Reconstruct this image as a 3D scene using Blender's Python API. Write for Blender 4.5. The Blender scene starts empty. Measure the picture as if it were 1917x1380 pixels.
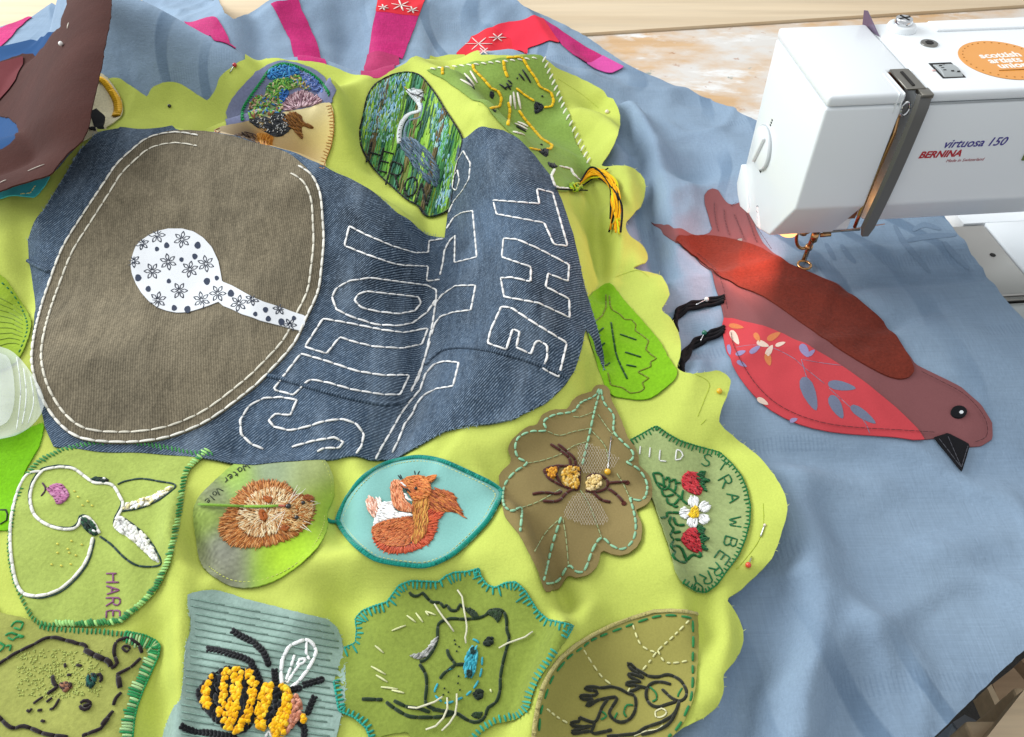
import bpy, bmesh, math, random
import numpy as np
from mathutils import Vector, Matrix, geometry

random.seed(7); rng = np.random.default_rng(11)
S = bpy.context.scene
COL = S.collection

# ------------------------------------------------------------------ camera
PITCH, FPX, CAMZ, PW, PH = 0.813, 1496.0, 0.45, 1917.0, 1380.0
cam_data = bpy.data.cameras.new('camera')
cam_data.sensor_width = 36.0; cam_data.lens = FPX / PW * 36.0
cam_data.clip_start = 0.01; cam_data.clip_end = 50
cam = bpy.data.objects.new('camera', cam_data); COL.objects.link(cam)
cam.location = (0, 0, CAMZ); cam.rotation_euler = (math.pi / 2 - PITCH, 0, 0)
S.camera = cam

# ------------------------------------------------------------------ light
w = bpy.data.worlds.new('World'); S.world = w; w.use_nodes = True
w.node_tree.nodes['Background'].inputs[0].default_value = (0.92, 0.96, 1.0, 1)
w.node_tree.nodes['Background'].inputs[1].default_value = 0.70
def area(name, loc, target, size, energy, color):
    l = bpy.data.lights.new(name, 'AREA'); l.shape = 'RECTANGLE'; l.size, l.size_y = size
    l.energy = energy; l.color = color
    o = bpy.data.objects.new(name, l); COL.objects.link(o); o.location = loc
    o.rotation_euler = (Vector(target) - Vector(loc)).to_track_quat('-Z', 'Y').to_euler()
    return o
area('window_light', (-1.95, 1.25, 1.25), (0.1, .5, 0), (2.0, 1.5), 68, (0.93, 0.97, 1.0))
area('room_light', (0.1, 0.7, 2.3), (0.1, .6, 0), (1.6, 1.6), 11, (1.0, 0.97, 0.93))
S.view_settings.view_transform = 'Standard'; S.view_settings.look = 'None'
S.view_settings.exposure = 0.06; S.view_settings.gamma = 1.0; S.view_settings.use_curve_mapping = False
S.render.engine = 'CYCLES'
S.cycles.max_bounces = 5; S.cycles.diffuse_bounces = 3; S.cycles.glossy_bounces = 2; S.cycles.transmission_bounces = 3; S.cycles.caustics_reflective = False; S.cycles.caustics_refractive = False

# ------------------------------------------------------------------ picture plan -> table plan
CP, SP = math.cos(PITCH), math.sin(PITCH)
def ray(px):
    px = np.asarray(px, float).reshape(-1, 2)
    a = (px[:, 0] - PW / 2) / FPX; b = (PH / 2 - px[:, 1]) / FPX
    return np.stack([a, CP + b * SP, -SP + b * CP], 1)
def plane(px, z=0.0):
    d = ray(px); t = (np.asarray(z) - CAMZ) / d[:, 2]
    return np.stack([d[:, 0] * t, d[:, 1] * t, CAMZ + d[:, 2] * t], 1)
def proj(P):
    P = np.asarray(P, float); d = P - np.array([0, 0, CAMZ])
    zc = d[:, 1] * CP - d[:, 2] * SP
    return np.stack([PW / 2 + FPX * d[:, 0] / zc, PH / 2 - FPX * (d[:, 1] * SP + d[:, 2] * CP) / zc], 1)
def smooth(a, b, x): 
    t = np.clip((x - a) / (b - a), 0, 1); return t * t * (3 - 2 * t)

X0, X1, Y0, Y1, ST = -0.95, 1.05, 0.02, 1.60, 0.0025
gx = np.arange(X0, X1, ST); gy = np.arange(Y0, Y1, ST)
GX, GY = np.meshgrid(gx, gy)
def vnoise(scale, seed, ax=1.0, ay=1.0, rot=0.0):
    r = np.random.default_rng(seed); n = 128; T = r.random((n, n)) * 2 - 1
    c, s = math.cos(rot), math.sin(rot)
    u = (GX * c + GY * s) * scale * ax + 50; v = (-GX * s + GY * c) * scale * ay + 50
    i = np.floor(u).astype(int); j = np.floor(v).astype(int); fu = u - i; fv = v - j
    fu = fu**3 * (fu * (fu * 6 - 15) + 10); fv = fv**3 * (fv * (fv * 6 - 15) + 10)
    g = lambda a, b: T[b % n, a % n]
    return (g(i, j) * (1 - fu) + g(i + 1, j) * fu) * (1 - fv) + (g(i, j + 1) * (1 - fu) + g(i + 1, j + 1) * fu) * fv
class Field:
    def __init__(s, Z): s.Z = Z
    def __call__(s, x, y):
        u = np.clip((np.asarray(x) - X0) / ST, 0, len(gx) - 2.001); v = np.clip((np.asarray(y) - Y0) / ST, 0, len(gy) - 2.001)
        i = u.astype(int); j = v.astype(int); a = u - i; b = v - j; Z = s.Z
        return (Z[j, i] * (1 - a) + Z[j, i + 1] * a) * (1 - b) + (Z[j + 1, i] * (1 - a) + Z[j + 1, i + 1] * a) * b
def blur(Z, n=1):
    for _ in range(n):
        Z = (np.roll(Z, 1, 0) + 2 * Z + np.roll(Z, -1, 0)) / 4; Z = (np.roll(Z, 1, 1) + 2 * Z + np.roll(Z, -1, 1)) / 4
    return Z
def ridge(pts, wl, wr=None, p=2.0, base=None):
    """fold along a crest given as (u, v, height): wl / wr = half widths left / right of the walking direction (m)"""
    wr = wl if wr is None else wr
    a = np.array(pts, float); W = plane(a[:, :2], np.abs(a[:, 2])) if base is None else hit(a[:, :2], base, .003); H = a[:, 2]
    best = np.full(GX.shape, 1e9); hh = np.zeros(GX.shape); side = np.zeros(GX.shape)
    for k in range(len(W) - 1):
        ax_, ay_ = W[k, :2]; bx, by = W[k + 1, :2] - W[k, :2]; L2 = bx * bx + by * by
        t = np.clip(((GX - ax_) * bx + (GY - ay_) * by) / L2, 0, 1)
        dx = GX - ax_ - t * bx; dy = GY - ay_ - t * by; d = dx * dx + dy * dy
        m = d < best; best[m] = d[m]; hh[m] = (H[k] + (H[k + 1] - H[k]) * t)[m]; side[m] = (bx * dy - by * dx)[m]
    d = np.sqrt(best); s = np.where(side > 0, wl, wr)
    s = wr + (wl - wr) * smooth(-.004, .004, np.sign(side) * d)
    return hh * np.exp(-(d / s) ** p)
def hit(px, F, lift=0.0, top=0.26):
    d = ray(px); zs = np.linspace(top, -0.03, 380)
    out = np.zeros((len(d), 3)); 
    for c in range(0, len(d), 4000):
        dd = d[c:c + 4000]; t = (zs[None, :] - CAMZ) / dd[:, 2:3]
        x = dd[:, 0:1] * t; y = dd[:, 1:2] * t; g = F(x, y) + lift - zs[None, :]
        k = np.argmax(g > 0, 1); k = np.where((g > 0).any(1), np.maximum(k, 1), len(zs) - 1)
        r = np.arange(len(dd)); g0 = g[r, k - 1]; g1 = g[r, k]; q = np.clip(g0 / (g0 - g1 + 1e-12), 0, 1)
        tt = t[r, k - 1] * (1 - q) + t[r, k] * q
        out[c:c + 4000] = np.stack([dd[:, 0] * tt, dd[:, 1] * tt, CAMZ + dd[:, 2] * tt], 1)
    return out

# ------------------------------------------------------------------ colours and materials
def lin(h, a=1.0):
    if not isinstance(h, str): return tuple(h)[:3] + (a,)
    c = [int(h[i:i + 2], 16) / 255 for i in (0, 2, 4)]
    return tuple(x / 12.92 if x <= .04045 else ((x + .055) / 1.055) ** 2.4 for x in c) + (a,)
MATS = {}
def new_mat(name):
    m = bpy.data.materials.new(name); m.use_nodes = True; nt = m.node_tree
    return m, nt, nt.nodes['Principled BSDF']
def N(nt, t, **kw):
    n = nt.nodes.new(t)
    for k, v in kw.items():
        if k.startswith('_'): setattr(n, k[1:], v)
        else: n.inputs[k.replace('__', ' ')].default_value = v
    return n
def mixrgb(nt, fac, a, b, mode='MIX'):
    n = nt.nodes.new('ShaderNodeMix'); n.data_type = 'RGBA'; n.blend_type = mode
    for sock, v in ((n.inputs[0], fac), (n.inputs[6], a), (n.inputs[7], b)):
        if hasattr(v, 'is_linked') or hasattr(v, 'links'): nt.links.new(v, sock)
        else: sock.default_value = v
    return n.outputs[2]
def ramp(nt, fac, stops):
    r = nt.nodes.new('ShaderNodeValToRGB'); nt.links.new(fac, r.inputs[0]); e = r.color_ramp.elements
    while len(e) < len(stops): e.new(.5)
    for q, (p, c) in zip(e, stops): q.position = p; q.color = c if len(c) == 4 else tuple(c) + (1,)
    return r.outputs[0]
def math_n(nt, op, a, b=0.5):
    n = nt.nodes.new('ShaderNodeMath'); n.operation = op
    for s, v in ((n.inputs[0], a), (n.inputs[1], b)):
        if hasattr(v, 'links'): nt.links.new(v, s)
        else: s.default_value = v
    return n.outputs[0]
def noise(nt, vec, scale, detail=3, rough=.55, stretch=None, rot=0):
    if stretch or rot:
        mp = N(nt, 'ShaderNodeMapping'); nt.links.new(vec, mp.inputs[0]); mp.inputs['Scale'].default_value = stretch or (1, 1, 1); mp.inputs['Rotation'].default_value = (0, 0, rot); vec = mp.outputs[0]
    n = N(nt, 'ShaderNodeTexNoise', Scale=scale, Detail=detail, Roughness=rough); nt.links.new(vec, n.inputs['Vector']); return n.outputs[0]
def bump(nt, b, h, strength, dist):
    n = N(nt, 'ShaderNodeBump', Strength=strength, Distance=dist); nt.links.new(h, n.inputs['Height']); nt.links.new(n.outputs[0], b.inputs['Normal'])
def fabric(name, col, var=.10, grain=.10, bstr=.35, felt=False, slub=0.0, attr=False, rough=.92, blotch=None, sheen=.03, rot=0.0):
    """woven or felted cloth: mottled colour, fine yarn grain and a crumpled relief"""
    if name in MATS: return MATS[name]
    m, nt, b = new_mat(name); MATS[name] = m
    tc = N(nt, 'ShaderNodeTexCoord'); v = tc.outputs['Object']
    if attr:
        an = nt.nodes.new('ShaderNodeVertexColor'); an.layer_name = 'Col'; base = an.outputs[0]
    else:
        rgb = nt.nodes.new('ShaderNodeRGB'); rgb.outputs[0].default_value = lin(col); base = rgb.outputs[0]
    big = noise(nt, v, 16, 3); fine = noise(nt, v, 900 if not felt else 420, 2, .7)
    c = mixrgb(nt, 1.0, base, ramp(nt, big, [(.25, (1 - var,) * 3), (.75, (1 + var,) * 3)]), 'MULTIPLY')
    c = mixrgb(nt, 1.0, c, ramp(nt, fine, [(.25, (1 - grain,) * 3), (.75, (1 + grain,) * 3)]), 'MULTIPLY')
    h = fine
    if slub:
        s1 = noise(nt, v, 700, 2, .6, (1, .04, 1), rot); s2 = noise(nt, v, 700, 2, .6, (.04, 1, 1), rot)
        sl = math_n(nt, 'ADD', s1, s2); h = math_n(nt, 'ADD', h, sl)
        c = mixrgb(nt, 1.0, c, ramp(nt, math_n(nt, 'MULTIPLY', sl, .5), [(.3, (1 - slub,) * 3), (.7, (1 + slub,) * 3)]), 'MULTIPLY')
    if blotch: c = mixrgb(nt, ramp(nt, noise(nt, v, blotch[1], 4, .6), [(.5, (0,) * 3), (.72, (blotch[2],) * 3)]), c, lin(blotch[0]))
    nt.links.new(c, b.inputs['Base Color']); b.inputs['Roughness'].default_value = rough
    b.inputs['Specular IOR Level'].default_value = .15
    b.inputs['Sheen Weight'].default_value = sheen * (2.2 if felt else 1); b.inputs['Sheen Roughness'].default_value = .5
    wr = noise(nt, v, 55, 4, .55)
    hh = math_n(nt, 'ADD', math_n(nt, 'MULTIPLY', h, .25 if not felt else .5), math_n(nt, 'MULTIPLY', wr, 1.2))
    bump(nt, b, hh, bstr, .0012)
    return m
def plain(name, col, rough=.5, metal=0.0, spec=.5, coat=0.0, var=0.0, emit=0.0):
    if name in MATS: return MATS[name]
    m, nt, b = new_mat(name); MATS[name] = m
    b.inputs['Base Color'].default_value = lin(col); b.inputs['Roughness'].default_value = rough; b.inputs['Metallic'].default_value = metal
    b.inputs['Specular IOR Level'].default_value = spec; b.inputs['Coat Weight'].default_value = coat
    tc = N(nt, 'ShaderNodeTexCoord'); f = noise(nt, tc.outputs['Object'], 60, 4)
    if var:
        c = mixrgb(nt, 1.0, lin(col), ramp(nt, f, [(.3, (1 - var,) * 3), (.7, (1 + var,) * 3)]), 'MULTIPLY'); nt.links.new(c, b.inputs['Base Color'])
    r = ramp(nt, f, [(.3, (max(rough - .02, 0),) * 3), (.7, (min(rough + .03, 1),) * 3)]); nt.links.new(r, b.inputs['Roughness'])
    if emit: b.inputs['Emission Color'].default_value = lin(col); b.inputs['Emission Strength'].default_value = emit
    return m
def thread_mat():
    if 'thread' in MATS: return MATS['thread']
    m, nt, b = new_mat('thread'); MATS['thread'] = m
    an = nt.nodes.new('ShaderNodeVertexColor'); an.layer_name = 'Col'
    tc = N(nt, 'ShaderNodeTexCoord'); f = noise(nt, tc.outputs['Object'], 1500, 2, .7)
    c = mixrgb(nt, 1.0, an.outputs[0], ramp(nt, f, [(.3, (.78,) * 3), (.7, (1.18,) * 3)]), 'MULTIPLY')
    nt.links.new(c, b.inputs['Base Color']); b.inputs['Roughness'].default_value = .85; b.inputs['Specular IOR Level'].default_value = .12
    b.inputs['Sheen Weight'].default_value = .2
    bump(nt, b, f, .5, .0004); return m

# ------------------------------------------------------------------ objects
def tint(c, sd):
    k = 1 + rng.normal(0, sd); return tuple(min(x * k, 1.0) for x in lin(c)[:3])
def tag(o, label=None, cat=None, group=None, kind=None):
    for k, v in (('label', label), ('category', cat), ('group', group), ('kind', kind)):
        if v: o[k] = v
    return o
def thing(name, label, cat, loc=(0, 0, 0), group=None, rz=0.0):
    o = bpy.data.objects.new(name, None); COL.objects.link(o); o.location = loc; o.rotation_euler = (0, 0, rz)
    o.empty_display_size = .01
    return tag(o, label, cat, group)
def mesh_obj(name, V, Fc, mat, parent=None, smoothf=True, cols=None):
    V = np.asarray(V, float)
    if parent is not None: V = V - np.array(parent_org(parent))
    me = bpy.data.meshes.new(name); me.from_pydata(V.tolist(), [], [list(f) for f in Fc] if not isinstance(Fc, np.ndarray) else Fc.tolist())
    if smoothf: me.polygons.foreach_set('use_smooth', [True] * len(me.polygons))
    if cols is not None:
        at = me.color_attributes.new('Col', 'FLOAT_COLOR', 'POINT'); c = np.asarray(cols, np.float32)
        if c.shape[1] == 3: c = np.concatenate([c, np.ones((len(c), 1), np.float32)], 1)
        at.data.foreach_set('color', c.ravel())
    me.materials.append(mat); me.update()
    o = bpy.data.objects.new(name, me); COL.objects.link(o)
    if parent is not None: o.parent = parent
    return o
def parent_org(p):
    v = Vector((0, 0, 0))
    while p is not None: v += p.location; p = p.parent
    return v

FR = dict(A=(0, 0, .26083), B=(400, 80, .26083), C=(750, 80, .26083), D=(1350, 0, .29577), E=(0, 200, .34778), F=(400, 400, .33333), G=(700, 230, .41288),
          H=(1180, 330, .41312), I=(0, 800, .27529), J=(350, 820, .21008), K=(620, 830, .18114), L=(920, 710, .29712), M=(1160, 780, .25354),
          N=(0, 1130, .18114), O=(300, 1090, .21016), P=(620, 1060, .23996), Q=(980, 1130, .22952), R=(1300, 900, .34780), S=(1080, 480, .21739),
          T=(0, 460, .52174), U=(300, 0, .46948), V=(1000, 40, .23474), W=(1450, 330, .24361), X=(1300, 380, .15940), _=(0, 0, 1.0))
def Z(fr, pts):
    """plan points read off an enlarged part of the survey picture; 'x y x y ...' or a list"""
    x0, y0, s = FR[fr]
    if isinstance(pts, str): a = np.array([float(t) for t in pts.split()]).reshape(-1, 2)
    else: a = np.array(pts, float)
    return a * s + np.array([x0, y0])
def spline(p, n=6, closed=False):
    p = np.asarray(p, float); m = len(p); out = []
    if m < 3: return p
    for i in range(m if closed else m - 1):
        if closed: a, b, c, d = p[(i - 1) % m], p[i], p[(i + 1) % m], p[(i + 2) % m]
        else: a, b, c, d = p[max(i - 1, 0)], p[i], p[i + 1], p[min(i + 2, m - 1)]
        for k in range(n):
            t = k / n; out.append(.5 * ((2 * b) + (c - a) * t + (2 * a - 5 * b + 4 * c - d) * t * t + (3 * b - a - 3 * c + d) * t**3))
    if not closed: out.append(p[-1])
    return np.array(out)
def resample(P, step, closed=False):
    P = np.asarray(P, float)
    if closed: P = np.concatenate([P, P[:1]])
    L = np.concatenate([[0], np.cumsum(np.linalg.norm(np.diff(P, axis=0), axis=1))]); n = max(int(round(L[-1] / step)), 3 if closed else 1)
    s = np.linspace(0, L[-1], n + 1); Q = np.stack([np.interp(s, L, P[:, k]) for k in range(P.shape[1])], 1)
    return Q[:-1] if closed else Q
def inside(poly, q):
    poly = np.asarray(poly); x, y = q[:, 0], q[:, 1]; r = np.zeros(len(q), bool); j = len(poly) - 1
    for i in range(len(poly)):
        xi, yi = poly[i]; xj, yj = poly[j]
        c = ((yi > y) != (yj > y)) & (x < (xj - xi) * (y - yi) / (yj - yi + 1e-15) + xi); r ^= c; j = i
    return r
def near_dist(poly, q):
    best = np.full(len(q), 1e9); m = len(poly)
    for i in range(m):
        a = poly[i]; b = poly[(i + 1) % m] - a; t = np.clip(((q - a) @ b) / (b @ b + 1e-18), 0, 1)
        best = np.minimum(best, np.linalg.norm(q - a - t[:, None] * b, axis=1))
    return best
def world_outline(outline, F, lift):
    o = np.asarray(outline, float); Wd = hit(o[:, :2], F, lift)
    if o.shape[1] > 2: Wd[:, 1] += o[:, 2]
    return Wd
def sheet(name, outline, mat, F, lift=.003, res=.004, thick=.0008, parent=None, soft=0, fray=0.0, paint=None, curl=0.0, puff=0.0, xy=False):
    """a piece of cloth cut to an outline and laid on the folds: fine triangles, a cut edge with thickness"""
    o = np.asarray(outline, float)
    if soft: o = spline(o, soft, True)
    if xy: P = o[:, :2].copy()
    else: P = world_outline(o, F, lift)[:, :2]
    P = resample(P, res, True)
    if fray: P = P + rng.normal(0, fray, P.shape)
    lo, hi = P.min(0), P.max(0)
    xs = np.arange(lo[0], hi[0], res); ys = np.arange(lo[1], hi[1], res * .87)
    q = np.array([(x + (res / 2 if k % 2 else 0), y) for k, y in enumerate(ys) for x in xs]).reshape(-1, 2)
    if len(q): q = q[inside(P, q)]
    if len(q):
        dm = near_dist(P, q) if len(q) * len(P) < 4e7 else np.full(len(q), 1.0)
        q = q[dm > res * .45]
    n = len(P); allp = np.concatenate([P, q]) if len(q) else P
    vs, es, fs, ov, _, _ = geometry.delaunay_2d_cdt([Vector(p) for p in allp], [(i, (i + 1) % n) for i in range(n)], [], 1, 1e-7)
    v2 = np.array([(v.x, v.y) for v in vs]); z = F(v2[:, 0], v2[:, 1]) + lift
    if puff or curl:
        d = near_dist(P, v2)
        if puff: z += puff * smooth(0, .012, d)
        if curl: z += curl * (1 - smooth(0, .014, d)) * (.5 + .5 * np.sin(v2[:, 0] * 160 + v2[:, 1] * 110))
    V = np.concatenate([v2, z[:, None]], 1)
    tri = np.array([f for f in fs if len(f) == 3])
    a, b, c = v2[tri[:, 0]], v2[tri[:, 1]], v2[tri[:, 2]]
    cr = (b[:, 0] - a[:, 0]) * (c[:, 1] - a[:, 1]) - (b[:, 1] - a[:, 1]) * (c[:, 0] - a[:, 0]); tri[cr < 0] = tri[cr < 0][:, ::-1]
    E = {}
    for t in tri:
        for k in range(3):
            e = (t[k], t[(k + 1) % 3]); E[e] = 1
    be = [e for e in E if (e[1], e[0]) not in E]
    bi = sorted({i for e in be for i in e}); mp = {i: len(V) + k for k, i in enumerate(bi)}; nb = len(bi)
    Vb = V[bi].copy(); Vb[:, 2] -= thick; V2 = np.concatenate([V, V[bi], Vb])
    faces = tri.tolist() + [[mp[e[0]], mp[e[0]] + nb, mp[e[1]] + nb, mp[e[1]]] for e in be]
    faces = [list(map(int, f)) for f in faces]
    cols = paint(proj(V2)) if paint is not None else None
    return mesh_obj(name, V2, faces, mat, parent, True, cols)
# --- threads: every stitch is a small rounded bar of yarn lying on the cloth
def bars(name, segs, r, cols, parent=None, mat=None, sides=5, arch=.35, flat=.65, taper=.62):
    """segs: (N,K,3) centre lines; r scalar or (N,)"""
    segs = np.asarray(segs, float)
    if len(segs) == 0: return None
    n, K, _ = segs.shape; r = np.broadcast_to(np.asarray(r, float), (n,))
    T = np.gradient(segs, axis=1); T /= np.linalg.norm(T, axis=2, keepdims=True) + 1e-12
    up = np.zeros_like(T); up[..., 2] = 1; sd = np.cross(T, up); sd /= np.linalg.norm(sd, axis=2, keepdims=True) + 1e-9; up = np.cross(sd, T)
    s = np.linspace(0, 1, K); prof = (taper + (1 - taper) * np.sqrt(np.clip(np.sin(np.pi * s), 0, 1)))
    C = segs.copy(); C[..., 2] += (arch * r)[:, None] * np.sin(np.pi * s)[None, :] + r[:, None] * .25
    ang = np.arange(sides) / sides * 2 * np.pi
    V = C[:, :, None, :] + (r[:, None] * prof[None, :])[:, :, None, None] * (np.cos(ang)[None, None, :, None] * sd[:, :, None, :] + flat * np.sin(ang)[None, None, :, None] * up[:, :, None, :])
    V = V.reshape(-1, 3); F_ = []
    base = np.arange(n) * K * sides
    for k in range(K - 1):
        for q in range(sides):
            q2 = (q + 1) % sides; F_.append(np.stack([base + k * sides + q, base + k * sides + q2, base + (k + 1) * sides + q2, base + (k + 1) * sides + q], 1))
    quads = np.concatenate(F_)
    faces = quads.tolist() + [list(range(b + sides - 1, b - 1, -1)) for b in base.tolist()] + [list(range(b + (K - 1) * sides, b + K * sides)) for b in base.tolist()]
    cols = np.asarray([lin(c)[:3] if isinstance(c, str) else tuple(c)[:3] for c in cols], float) if not isinstance(cols, str) else np.tile(lin(cols)[:3], (n, 1))
    if len(cols) == 1: cols = np.repeat(cols, n, 0)
    cv = np.repeat(cols, K * sides, 0)
    return mesh_obj(name, V, faces, mat or thread_mat(), parent, True, cv)
def along(px, F, lift, closed=False, soft=0, step=3.0):
    p = np.asarray(px, float)
    if soft: p = spline(p, soft, closed)
    elif closed: p = np.concatenate([p, p[:1]])
    if soft and closed: p = np.concatenate([p, p[:1]])
    p = resample(p, step); return hit(p, F, lift)
def cut(Wd, dash, gap, K=5, jit=.12, start=0.0):
    L = np.concatenate([[0], np.cumsum(np.linalg.norm(np.diff(Wd, axis=0), axis=1))]); out = []; s = start
    while s < L[-1] - dash * .3:
        d = dash * (1 + rng.normal(0, jit)); e = min(s + d, L[-1]); q = np.linspace(s, e, K)
        out.append(np.stack([np.interp(q, L, Wd[:, k]) for k in range(3)], 1)); s = e + gap * (1 + rng.normal(0, jit))
    return out
def run(name, lines, col, r, F, lift, parent, dash=.005, gap=.0009, closed=False, soft=0, K=5, wob=0.0, arch=.30, flat=.65, taper=.70, stuff=False, mat=None):
    """running / back stitch along one or more lines"""
    segs = []
    if isinstance(lines, np.ndarray): lines = [lines]
    for l in lines:
        Wd = along(l, F, lift, closed, soft); Wd = Wd + rng.normal(0, wob, Wd.shape) * np.array([1, 1, 0]) if wob else Wd
        segs += cut(Wd, dash, gap, K)
    cols = [tint(col, .06) for _ in segs]
    o = bars(name, segs, r, cols, parent, mat, arch=arch, flat=flat, taper=taper)
    if o and stuff: o['kind'] = 'stuff'
    return o
def segs_px(pairs, F, lift, K=4):
    a = np.asarray(pairs, float).reshape(-1, 2, 2); t = np.linspace(0, 1, K)
    P = a[:, None, 0] * (1 - t)[None, :, None] + a[:, None, 1] * t[None, :, None]
    return hit(P.reshape(-1, 2), F, lift).reshape(len(a), K, 3)
def straight(name, pairs, col, r, F, lift, parent, K=4, stuff=False, var=.08, **kw):
    s = segs_px(pairs, F, lift, K); cols = col if isinstance(col, list) else [tint(col, var) for _ in s]
    o = bars(name, s, r, cols, parent, **kw)
    if stuff: o['kind'] = 'stuff'
    return o
def fill(name, poly, ang, length, r, pal, F, lift, parent, dens=1.0, jit=.25, stuff=True, K=4, arch=.35, lj=.25, soft=0, ground=True, over=.35, colf=None):
    """area filled with stitches over a ground of the same yarn: ang in degrees (picture plan) or a function of points"""
    poly = np.asarray(poly, float); poly = spline(poly, soft or 3, True)
    A = .5 * abs(np.dot(poly[:, 0], np.roll(poly[:, 1], 1)) - np.dot(poly[:, 1], np.roll(poly[:, 0], 1)))
    pl = np.array([lin(c)[:3] for c in pal]); par = parent
    if ground:
        gc = pl.mean(0) * .85; par = sheet(name, poly, fabric('yarn_ground', 'ffffff', .1, .2, .5, attr=True), F, lift, .0022, .0004, parent, 0, 0, lambda px: np.tile(gc, (len(px), 1)))
        if parent.parent is not None: par = parent
    wpx = r * 2 / .00042; n = int(A / (length * wpx) * 2.3 * dens) + 4
    lo, hi = poly.min(0), poly.max(0); q = rng.uniform(lo, hi, (n * 6, 2)); q = q[inside(poly, q)][:n]
    if not len(q): return None
    a = np.radians(ang(q) if callable(ang) else np.full(len(q), float(ang))) + rng.normal(0, jit, len(q))
    l = length * (1 + rng.normal(0, lj, len(q)))[:, None] * .5; d = np.stack([np.cos(a), np.sin(a)], 1) * l
    e0, e1 = q - d, q + d
    for _ in range(3):
        m0 = ~inside(poly, e0 * (1 - over) + q * over); m1 = ~inside(poly, e1 * (1 - over) + q * over)
        e0[m0] = (e0[m0] + q[m0]) / 2; e1[m1] = (e1[m1] + q[m1]) / 2
    s = segs_px(np.stack([e0, e1], 1), F, lift + .0002, K); s[..., 2] += rng.uniform(0, r * .5, len(s))[:, None]
    cols = pl[rng.integers(0, len(pl), len(s))] * (1 + rng.normal(0, .06, (len(s), 1)))
    if colf is not None: cols = colf(q) * (1 + rng.normal(0, .08, (len(s), 1)))
    o = bars(name if par is parent else 'stitches', s, r, np.clip(cols, 0, 1), par, arch=arch)
    if stuff: o['kind'] = 'stuff'
    return par if ground else o
def blanket(name, line, col, r, F, lift, parent, inner=1, spacing=9.0, length=13.0, closed=False, edge=True, skew=0.0, soft=0, jit=.12, col2=None):
    """blanket / whip stitching over a cut edge; inner=+1 or -1 picks the side the prongs lie on"""
    p = np.asarray(line, float); p = spline(p, soft, closed) if soft else (np.concatenate([p, p[:1]]) if closed else p)
    q = resample(p, spacing); T = np.gradient(q, axis=0); T /= np.linalg.norm(T, axis=1, keepdims=True) + 1e-9
    n = np.stack([-T[:, 1], T[:, 0]], 1) * inner
    a = q + rng.normal(0, .6, q.shape) - n * 1.0; b = q + (n + T * skew) * length * (1 + rng.normal(0, jit, (len(q), 1)))
    s = segs_px(np.stack([a, b], 1), F, lift, 4); cols = [tint(col2 if col2 and rng.random() < .45 else col, .1) for _ in s]
    parts = [s]
    if edge:
        Wd = hit(resample(p, 3.0), F, lift); e = np.array([np.stack([np.interp(np.linspace(0, 1, 4), [0, 1], [x[k], y[k]]) for k in range(3)], 1) for x, y in zip(Wd[:-1:2], np.concatenate([Wd[2::2], Wd[-1:]]))])
        parts.append(e); cols += [tint(col, .1) for _ in e]
    o = bars(name, np.concatenate(parts), r, cols, parent); o['kind'] = 'stuff'; return o
def base_of(px, F, lift=0.0):
    return tuple(hit(np.array([px], float), F, lift)[0])
def tube(name, pts, r, mat, parent=None, sides=8, cap=True, rr=None):
    P = np.asarray(pts, float); n = len(P); T = np.gradient(P, axis=0); T /= np.linalg.norm(T, axis=1, keepdims=True) + 1e-12
    ref = np.array([0, 0, 1.0]) if abs(T[:, 2]).mean() < .8 else np.array([1.0, 0, 0])
    a = np.cross(T, ref); a /= np.linalg.norm(a, axis=1, keepdims=True) + 1e-9; b = np.cross(T, a)
    R = np.full(n, r) if rr is None else np.asarray(rr); g = np.arange(sides) / sides * 2 * np.pi
    V = (P[:, None] + R[:, None, None] * (np.cos(g)[None, :, None] * a[:, None] + np.sin(g)[None, :, None] * b[:, None])).reshape(-1, 3)
    F_ = [[k * sides + q, k * sides + (q + 1) % sides, (k + 1) * sides + (q + 1) % sides, (k + 1) * sides + q] for k in range(n - 1) for q in range(sides)]
    if cap: F_ += [list(range(sides))[::-1], list(range((n - 1) * sides, n * sides))]
    return mesh_obj(name, V, F_, mat, parent)
# ------------------------------------------------------------------ the lie of the cloth (height over the table)
def pmax(*a, p=4):
    return sum(np.maximum(x, 0) ** p for x in a) ** (1 / p)
TBL = .0
u_ = proj(np.stack([GX.ravel(), GY.ravel(), np.zeros(GX.size)], 1)).reshape(GX.shape + (2,)); UU, VV = u_[..., 0], u_[..., 1]
# plateau of the machine bed under the blue cloth
bed = .029 * smooth(.10, .24, GX - (GY - .5) * .3) * smooth(.30, .42, GY) * (1 - smooth(.63, .75, GY) * smooth(.25, .10, GX))
big = []
big.append(ridge([(-60, 300, .05), (60, 270, .060), (190, 256, .064), (330, 247, .066), (450, 268, .066), (600, 323, .062), (740, 402, .045), (800, 450, .022)], .034, .150))   # dome under the oval
big.append(ridge([(905, 250, .070), (955, 330, .066), (975, 450, .058), (962, 580, .050), (925, 700, .042), (880, 790, .026)], .075, .034))                                   # roll with THE
big.append(ridge([(395, 250, .040), (470, 222, .050), (540, 212, .052), (625, 190, .050)], .030, .028))        # fold of the beige patch
big.append(ridge([(630, 184, .052), (700, 150, .050), (775, 118, .052), (850, 150, .054), (905, 215, .060)], .034, .062))       # fold carrying the heron
big.append(ridge([(440, 112, .050), (530, 108, .056), (620, 122, .052), (700, 148, .045)], .035, .045))       # far crest of the lime cloth
big.append(ridge([(840, 98, .050), (930, 98, .056), (1010, 104, .050), (1080, 140, .026)], .040, .06))
big.append(ridge([(130, -40, .085), (200, -12, .102), (258, 4, .098), (340, 46, .082), (400, 80, .070), (455, 112, .060)], .030, .042))       # standing fold, top left
big.append(ridge([(430, 28, .046), (560, 6, .040), (760, -12, .040), (960, 6, .034), (1040, 44, .02)], .10, .09))
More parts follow.
